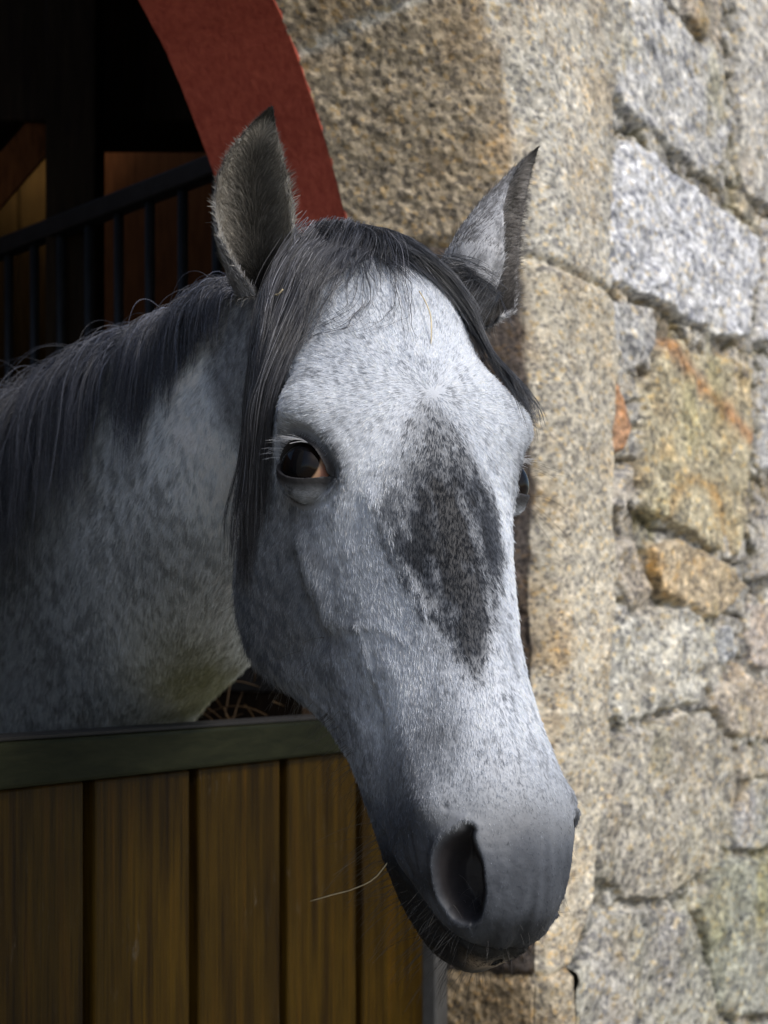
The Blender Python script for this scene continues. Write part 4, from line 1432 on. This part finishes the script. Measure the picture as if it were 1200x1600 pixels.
# ear fluff
for k, ((a, b), E_) in enumerate(zip(EARV, EARS)):
    sel = (HF[:, 0] >= a) & (HF[:, 0] < b)
    F = HF[sel]
    ne = int(26000 * FUR)
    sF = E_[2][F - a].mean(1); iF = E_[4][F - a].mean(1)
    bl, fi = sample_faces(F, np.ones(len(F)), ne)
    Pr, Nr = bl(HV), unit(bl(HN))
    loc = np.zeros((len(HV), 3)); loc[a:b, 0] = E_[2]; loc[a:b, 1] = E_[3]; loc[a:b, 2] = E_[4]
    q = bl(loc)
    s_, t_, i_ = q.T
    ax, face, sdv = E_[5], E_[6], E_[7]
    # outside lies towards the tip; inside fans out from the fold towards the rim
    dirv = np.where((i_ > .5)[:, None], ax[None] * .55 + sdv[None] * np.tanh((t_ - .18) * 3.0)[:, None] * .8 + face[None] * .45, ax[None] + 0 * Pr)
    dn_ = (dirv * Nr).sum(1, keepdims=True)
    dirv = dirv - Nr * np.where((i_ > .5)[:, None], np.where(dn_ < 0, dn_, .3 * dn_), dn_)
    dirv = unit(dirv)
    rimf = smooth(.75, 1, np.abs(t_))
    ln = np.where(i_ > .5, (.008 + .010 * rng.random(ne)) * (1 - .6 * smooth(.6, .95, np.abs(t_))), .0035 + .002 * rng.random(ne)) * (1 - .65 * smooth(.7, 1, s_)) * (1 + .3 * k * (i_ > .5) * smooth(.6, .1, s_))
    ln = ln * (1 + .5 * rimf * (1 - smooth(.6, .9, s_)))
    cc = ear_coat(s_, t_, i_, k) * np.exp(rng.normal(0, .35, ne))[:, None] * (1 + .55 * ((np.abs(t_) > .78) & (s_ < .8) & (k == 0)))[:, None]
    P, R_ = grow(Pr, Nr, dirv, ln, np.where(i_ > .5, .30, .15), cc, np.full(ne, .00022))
    add_curves('ear_hair', P, R_, np.clip(cc, .01, .8), M_fur, horse)

# ---- long hair
def push_out(P, gap, most=None):
    """keep strand points outside the body"""
    out = P.copy()
    sh = P.shape
    fl = out.reshape(-1, 3)
    gp = np.broadcast_to(gap, sh[:2]).reshape(-1)
    for i in range(len(fl)):
        co, nn, idx, dd = BVH.find_nearest(Vector(fl[i]), .08)
        if co is None: continue
        v_ = Vector(fl[i]) - co
        s_ = v_.dot(nn)
        if s_ < gp[i] and (s_ > -.06):
            fl[i] = np.array(co) + np.array(nn) * gp[i]
        elif most is not None and s_ > gp[i] + most:
            fl[i] = np.array(co) + v_.normalized() * (gp[i] + most)
    return fl.reshape(sh)
def resample(path, k):
    path = np.array(path, float)
    d = np.concatenate([[0], np.cumsum(np.linalg.norm(np.diff(path, axis=0), axis=1))])
    M_ = hermite_matrix(d, np.linspace(0, d[-1] * .9999, k))
    return M_ @ path
def at_w(u, v, w_):
    """point seen at a photo position in the plane w = w_ of the head (head-fixed afterwards)"""
    r = np.array([(u - CX) / FPX, 1, (CY - v) / FPX])
    Y = (w_ + (HO - np.array([0, 0, EYE])) @ HW) / (r @ HW)
    return np.array([0, 0, EYE]) + r * Y
def at_y(u, v, Y):
    return upx(u, v, Y)
def lock(guides, n, k, spread, clump, tone, rad, name_acc, wav=.004, short=.35, gap=.003, most=.016):
    """strands interpolated between neighbouring guide lines, gathered in clumps"""
    G = np.stack([resample(g_, k) for g_ in guides])
    m = len(G)
    ncl = max(6, int(n / 26))
    cu_ = rng.random(ncl) * (m - 1)
    coff = rng.normal(0, spread, (ncl, 3))
    ci = rng.integers(0, ncl, n)
    u = np.clip(cu_[ci] + rng.normal(0, .05, n), 0, m - 1.001)
    i0 = np.floor(u).astype(int); f = (u - i0)[:, None, None]
    P = G[i0] * (1 - f) + G[np.minimum(i0 + 1, m - 1)] * f
    t = np.linspace(0, 1, k)[None, :, None]
    own = rng.normal(0, spread * .8, (n, 1, 3))
    P = P + coff[ci][:, None] * (.6 + .9 * t) + own * (.8 - .75 * clump * t)
    # gentle waves, shared by the clump
    ph = rng.random((ncl, 1, 3))[ci] * 6.28
    fr = (1.2 + 1.6 * rng.random((ncl, 1, 1)))[ci]
    P = P + np.sin(t * fr * 4.2 + ph) * wav * .55 * t
    P = P + np.cumsum(rng.normal(0, .00030, P.shape), 1)
    # length variation
    cut = 1 - short * rng.random((n, 1, 1)) ** 1.4
    idx = np.clip(t[:, :, 0] * cut[:, :, 0] * (k - 1), 0, k - 1.001)
    ia = np.floor(idx).astype(int); fa = (idx - ia)[..., None]
    rr = np.arange(n)[:, None]
    P = P[rr, ia] * (1 - fa) + P[rr, np.minimum(ia + 1, k - 1)] * fa
    P = push_out(P, gap + .004 * rng.random((n, 1)), most)
    base = np.array(tone)
    c_ = base[None] * np.exp(rng.normal(0, .30, (n, 1)) + rng.normal(0, .35, (ncl, 1))[ci])
    lightm = rng.random((n, 1)) < .13
    c_ = np.where(lightm, c_ * 2.6 + .08, c_)
    R_ = (rad * (.7 + .6 * rng.random((n, 1)))) * np.linspace(1, .35, k)[None]
    name_acc.append((P, R_, np.clip(c_, .004, .6)))
FORE = []
K = 18
root = lambda u, v, w_: at_w(u, v, w_)
# left curtain past the temple and cheek
lock([
  [root(470,378,.050), at_w(432,440,.080), at_w(404,540,.104), at_w(385,660,.112), at_w(374,790,.108), at_w(372,900,.102)],
  [root(500,366,.035), at_w(452,440,.072), at_w(420,540,.102), at_w(396,660,.114), at_w(384,790,.110), at_w(380,930,.102)],
  [root(520,358,.020), at_w(472,440,.064), at_w(436,540,.098), at_w(406,650,.114), at_w(394,770,.112), at_w(392,880,.104)],
  [root(545,356,.010), at_w(500,440,.050), at_w(460,530,.088), at_w(422,620,.110), at_w(404,720,.112), at_w(400,800,.108)],
 ], 1150, K, .0062, .75, (.042, .043, .050), .00021, FORE, wav=.004, short=.32)
# shorter part over the brow's left side
lock([
  [root(520,360,.020), at_w(490,420,.052), at_w(468,490,.078), at_w(446,550,.092), at_w(432,600,.102)],
  [root(560,358,.004), at_w(532,410,.034), at_w(512,460,.054), at_w(494,510,.068), at_w(478,560,.080)],
 ], 430, K, .0065, .7, (.046, .047, .053), .00021, FORE, short=.6, wav=.006)
# wisps over the forehead
lock([
  [root(560,360,.008), at_w(548,420,.030), at_w(540,490,.040), at_w(520,545,.052), at_w(480,590,.075)],
  [root(585,360,-.004), at_w(572,430,.022), at_w(566,500,.028), at_w(556,540,.036), at_w(500,585,.066)],
  [root(600,360,-.008), at_w(610,430,.004), at_w(606,500,.006), at_w(600,545,.010), at_w(590,590,.014)],
 ], 90, K, .010, .6, (.028, .029, .036), .00026, FORE, wav=.008, short=.5)
# over the top to the right
lock([
  [root(560,352,.004), at_w(610,385,-.020), at_w(655,440,-.040), at_w(690,480,-.054), at_w(722,520,-.066)],
  [root(580,352,-.004), at_w(640,385,-.030), at_w(690,440,-.056), at_w(735,500,-.076), at_w(775,560,-.092)],
  [root(600,354,-.010), at_w(665,392,-.042), at_w(715,440,-.068), at_w(765,510,-.090), at_w(808,590,-.106), at_w(826,650,-.110)],
  [root(620,362,-.020), at_w(690,405,-.056), at_w(740,450,-.080), at_w(785,530,-.100), at_w(820,610,-.112), at_w(832,660,-.114)],
 ], 1900, K, .0055, .7, (.034, .036, .043), .00021, FORE, short=.45, most=.008, wav=.004)
# crown: hair lying over the poll between the ears
lock([
  [at_y(470,395,1.50), at_y(500,362,1.455), at_w(530,372,.030), at_w(500,430,.052), at_w(476,505,.072)],
  [at_y(520,362,1.50), at_y(545,348,1.455), at_w(566,372,.008), at_w(545,430,.030), at_w(528,490,.046)],
  [at_y(570,352,1.50), at_y(590,352,1.455), at_w(620,385,-.020), at_w(652,428,-.036), at_w(690,470,-.052)],
  [at_y(620,362,1.50), at_y(650,372,1.46), at_w(680,405,-.050), at_w(722,455,-.070), at_w(765,515,-.086)],
 ], 1900, K, .0055, .75, (.034, .036, .043), .00022, FORE, short=.5, most=.012, wav=.004)
# hair falling over the far brow, beside the ear's root
lock([
  [at_w(690,420,-.062), at_w(740,440,-.085), at_w(775,470,-.100), at_w(790,500,-.106)],
  [at_w(700,410,-.070), at_w(750,425,-.092), at_w(785,450,-.108), at_w(800,480,-.112)],
 ], 80, K, .007, .3, (.036, .038, .045), .00022, FORE, short=.4)
P = np.concatenate([x[0] for x in FORE]); R_ = np.concatenate([x[1] for x in FORE]); c_ = np.concatenate([x[2] for x in FORE])
add_curves('forelock', P, R_, c_, M_mane, horse)

# mane: roots along the crest, falling over the near side of the neck
crest = np.array([upx(400, 462, 1.52), (-.150,1.60,1.692), (-.255,1.76,1.682), (-.37,1.92,1.657), (-.53,2.10,1.602), (-.70,2.28,1.565)])
nm = 8000
ncl = 110
u_cl = np.sort(rng.random(ncl))
ci = rng.integers(0, ncl, nm)
u = np.clip(u_cl[ci] + rng.normal(0, .006, nm), 0, 1)
dC = np.concatenate([[0], np.cumsum(np.linalg.norm(np.diff(crest, axis=0), axis=1))])
roots = hermite_matrix(dC, u * dC[-1] * .9999) @ crest
across = np.array([-.76, -.65, 0.])
roots = roots + across * rng.normal(.004, .010, (nm, 1)) + np.array([0, 0, -.003])
km = 20
Lm = np.interp(u, [0, .12, .35, .6, 1], [.07, .16, .25, .42, .50]) * (.55 + .45 * rng.random(nm)) * (.65 + .5 * rng.random(ncl))[ci]
dir_ = unit(across * (.75 + .2 * rng.random((nm, 1))) + np.array([0, 0, .20]) + (rng.normal(0, .30, (ncl, 3)) * np.array([1, 1, .5]))[ci] + rng.normal(0, .12, (nm, 3)))
Pm = np.zeros((nm, km, 3)); Pm[:, 0] = roots
clw = rng.normal(0, .26, (ncl, 3))[ci]
clp = (rng.random((ncl, 1)) * 6.28)[ci]
for j in range(1, km):
    tj = j / (km - 1)
    g_ = np.array([-.06, .03, -1.0])
    a_ = min(.5, .16 + .25 * tj)
    dir_ = unit(dir_ * (1 - a_) + (g_ + clw * .7 * np.cos(j * .55 + clp)) * a_ + rng.normal(0, .03, (nm, 3)))
    stp = Pm[:, j - 1] + dir_ * (Lm / (km - 1))[:, None]
    stp = push_out(stp[:, None], .004 + .008 * rng.random((nm, 1)))[:, 0]
    Pm[:, j] = stp
    dir_ = unit(Pm[:, j] - Pm[:, j - 1])
base = np.array([.026, .030, .044])
c_ = base[None] * np.exp(rng.normal(0, .3, (nm, 1)) + rng.normal(0, .35, (ncl, 1))[ci])
lm = rng.random((nm, 1)) < .12
c_ = np.where(lm, c_ * 2.6 + .05, c_)
R_ = (.00024 * (.7 + .6 * rng.random((nm, 1)))) * np.linspace(1, .4, km)[None]
add_curves('mane', Pm, R_, np.clip(c_, .004, .6), M_mane, horse)

# whiskers on chin and jaw, lashes
Pw_, Rw_, Cw_ = [], [], []
def whisk(origin, n, length, dirs, jitter, tone, r=.00016, k=6, droop=.25):
    for _ in range(n):
        o_ = hw(np.array(origin) + rng.normal(0, 1, 3) * np.array(jitter))
        co, nn, idx, dd = BVH.find_nearest(Vector(o_), .08)
        if co is None: continue
        co = np.array(co); nn = np.array(nn)
        dv = unit(nn * .8 + (np.array(dirs) @ HM.T) + rng.normal(0, .25, 3))
        L_ = length * (.5 + .7 * rng.random())
        t = np.linspace(0, 1, k)[:, None]
        Pw_.append(co + dv * L_ * t + np.array([0, 0, -1]) * L_ * droop * t ** 2 + rng.normal(0, .12, 3) * L_ * t ** 2)
        Rw_.append(r * np.linspace(1, .35, k)); Cw_.append(np.array(tone) * np.exp(rng.normal(0, .3)))
whisk((.585, -.130, .015), 70, .035, (.1, -.5, .3), (.015, .008, .018), (.02, .018, .016))
whisk((.53, -.125, .035), 60, .040, (.1, -.4, .6), (.025, .010, .008), (.02, .017, .013))
whisk((.42, -.150, .035), 70, .030, (.3, -.5, .2), (.05, .012, .010), (.03, .024, .014))
whisk((.30, -.235, .050), 60, .022, (.4, -.5, .2), (.04, .012, .012), (.05, .045, .035))
whisk((.575, -.085, .040), 45, .018, (.2, 0, .2), (.015, .015, .008), (.10, .095, .09), r=.00010)
whisk((.590, -.070, -.010), 40, .012, (.3, 0, 0), (.012, .012, .025), (.09, .085, .08), r=.00010)
whisk((.540, -.060, -.058), 16, .020, (.2, -.1, -.4), (.03, .02, .004), (.10, .09, .08), r=.00012)
whisk((.225, -.045, -.098), 8, .060, (.25, .1, -.4), (.012, .010, .004), (.03, .028, .026), r=.00013)
whisk((.195, -.045, -.103), 5, .050, (-.2, .1, -.5), (.010, .008, .003), (.05, .045, .04), r=.00013)
add_curves('whiskers', np.array(Pw_), np.array(Rw_), np.array(Cw_), M_mane, horse)
for E_ in EYES:
    nl = 46
    xs = rng.uniform(-1.0, .35, nl)
    Pl = np.zeros((nl, 6, 3))
    for i, x in enumerate(xs):
        yb = .0172 * max(1 - abs(x) ** 2.2, 0) ** .75 - .0015 * x + .0006
        r2 = (x * E_['hl']) ** 2 + yb ** 2
        zb = math.sqrt(max((EYE_R + .0036) ** 2 - r2, 1e-7)) - E_['sink']
        L_ = .010 + .008 * rng.random()
        dx, dy, dz = -.50 + .35 * x + rng.normal(0, .15), .02 + rng.normal(0, .12), .80
        dn_ = math.sqrt(dx * dx + dy * dy + dz * dz)
        for j in range(6):
            t = j / 5
            Pl[i, j] = E_['to_w'](np.array([x * E_['hl'] + dx / dn_ * L_ * t, yb + dy / dn_ * L_ * t - .004 * t * t * 1.2, zb + dz / dn_ * L_ * t]))
    add_curves('eyelashes', Pl, np.full((nl, 6), .00016) * np.linspace(1, .4, 6), np.tile([.50, .51, .54], (nl, 1)) * np.exp(rng.normal(0, .2, (nl, 1))), M_mane, E_['obj'])

# ------------------------------------------------------------------ straw caught on the horse
M_straw = mat_plain('straw', (.62, .52, .34), .6, 0, .2, 60)
def straw(path, r, label):
    m = MB()
    m.tube(resample(path, 14), r, 6)
    tag(m.build('straw_stalk', M_straw, smooth_=True), label, 'straw', 'bits of straw caught in the horse\'s hair')
straw([at_w(655,455,-.012) - HW * .0, at_w(664,470,-.014), at_w(672,490,-.016), at_w(674,520,-.014), at_w(673,545,-.012)], .0006, 'pale straw stalk hanging from the forelock down the middle of the forehead')
straw([at_w(430,461,.092), at_w(436,459,.092), at_w(442,452,.090)], .0008, 'tiny bent white straw bit below the upright ear')
straw([at_w(611,1340,.052), at_w(590,1368,.060), at_w(555,1388,.066), at_w(520,1398,.070), at_w(485,1408,.074)], .0005, 'long thin straw whisker sticking out from the corner of the mouth')

# hay hanging in the dark behind the door
nh = 500
Ph = np.zeros((nh, 6, 3))
o_ = np.stack([rng.uniform(-.42, .02, nh), rng.uniform(2.45, 2.7, nh), rng.uniform(1.05, 1.28, nh)], 1)
dv = unit(rng.normal(0, 1, (nh, 3)) * np.array([1, .6, 1]) + np.array([0, 0, .5]))
t = np.linspace(0, 1, 6)
for j in range(6):
    Ph[:, j] = o_ + dv * .16 * t[j] + np.array([0, 0, -.05]) * t[j] ** 2
hay = add_curves('hay', Ph, np.full((nh, 6), .0011), np.array([.055, .034, .016]) * np.exp(rng.normal(0, .4, (nh, 1))), M_fur, None)
tag(hay, kind='stuff')
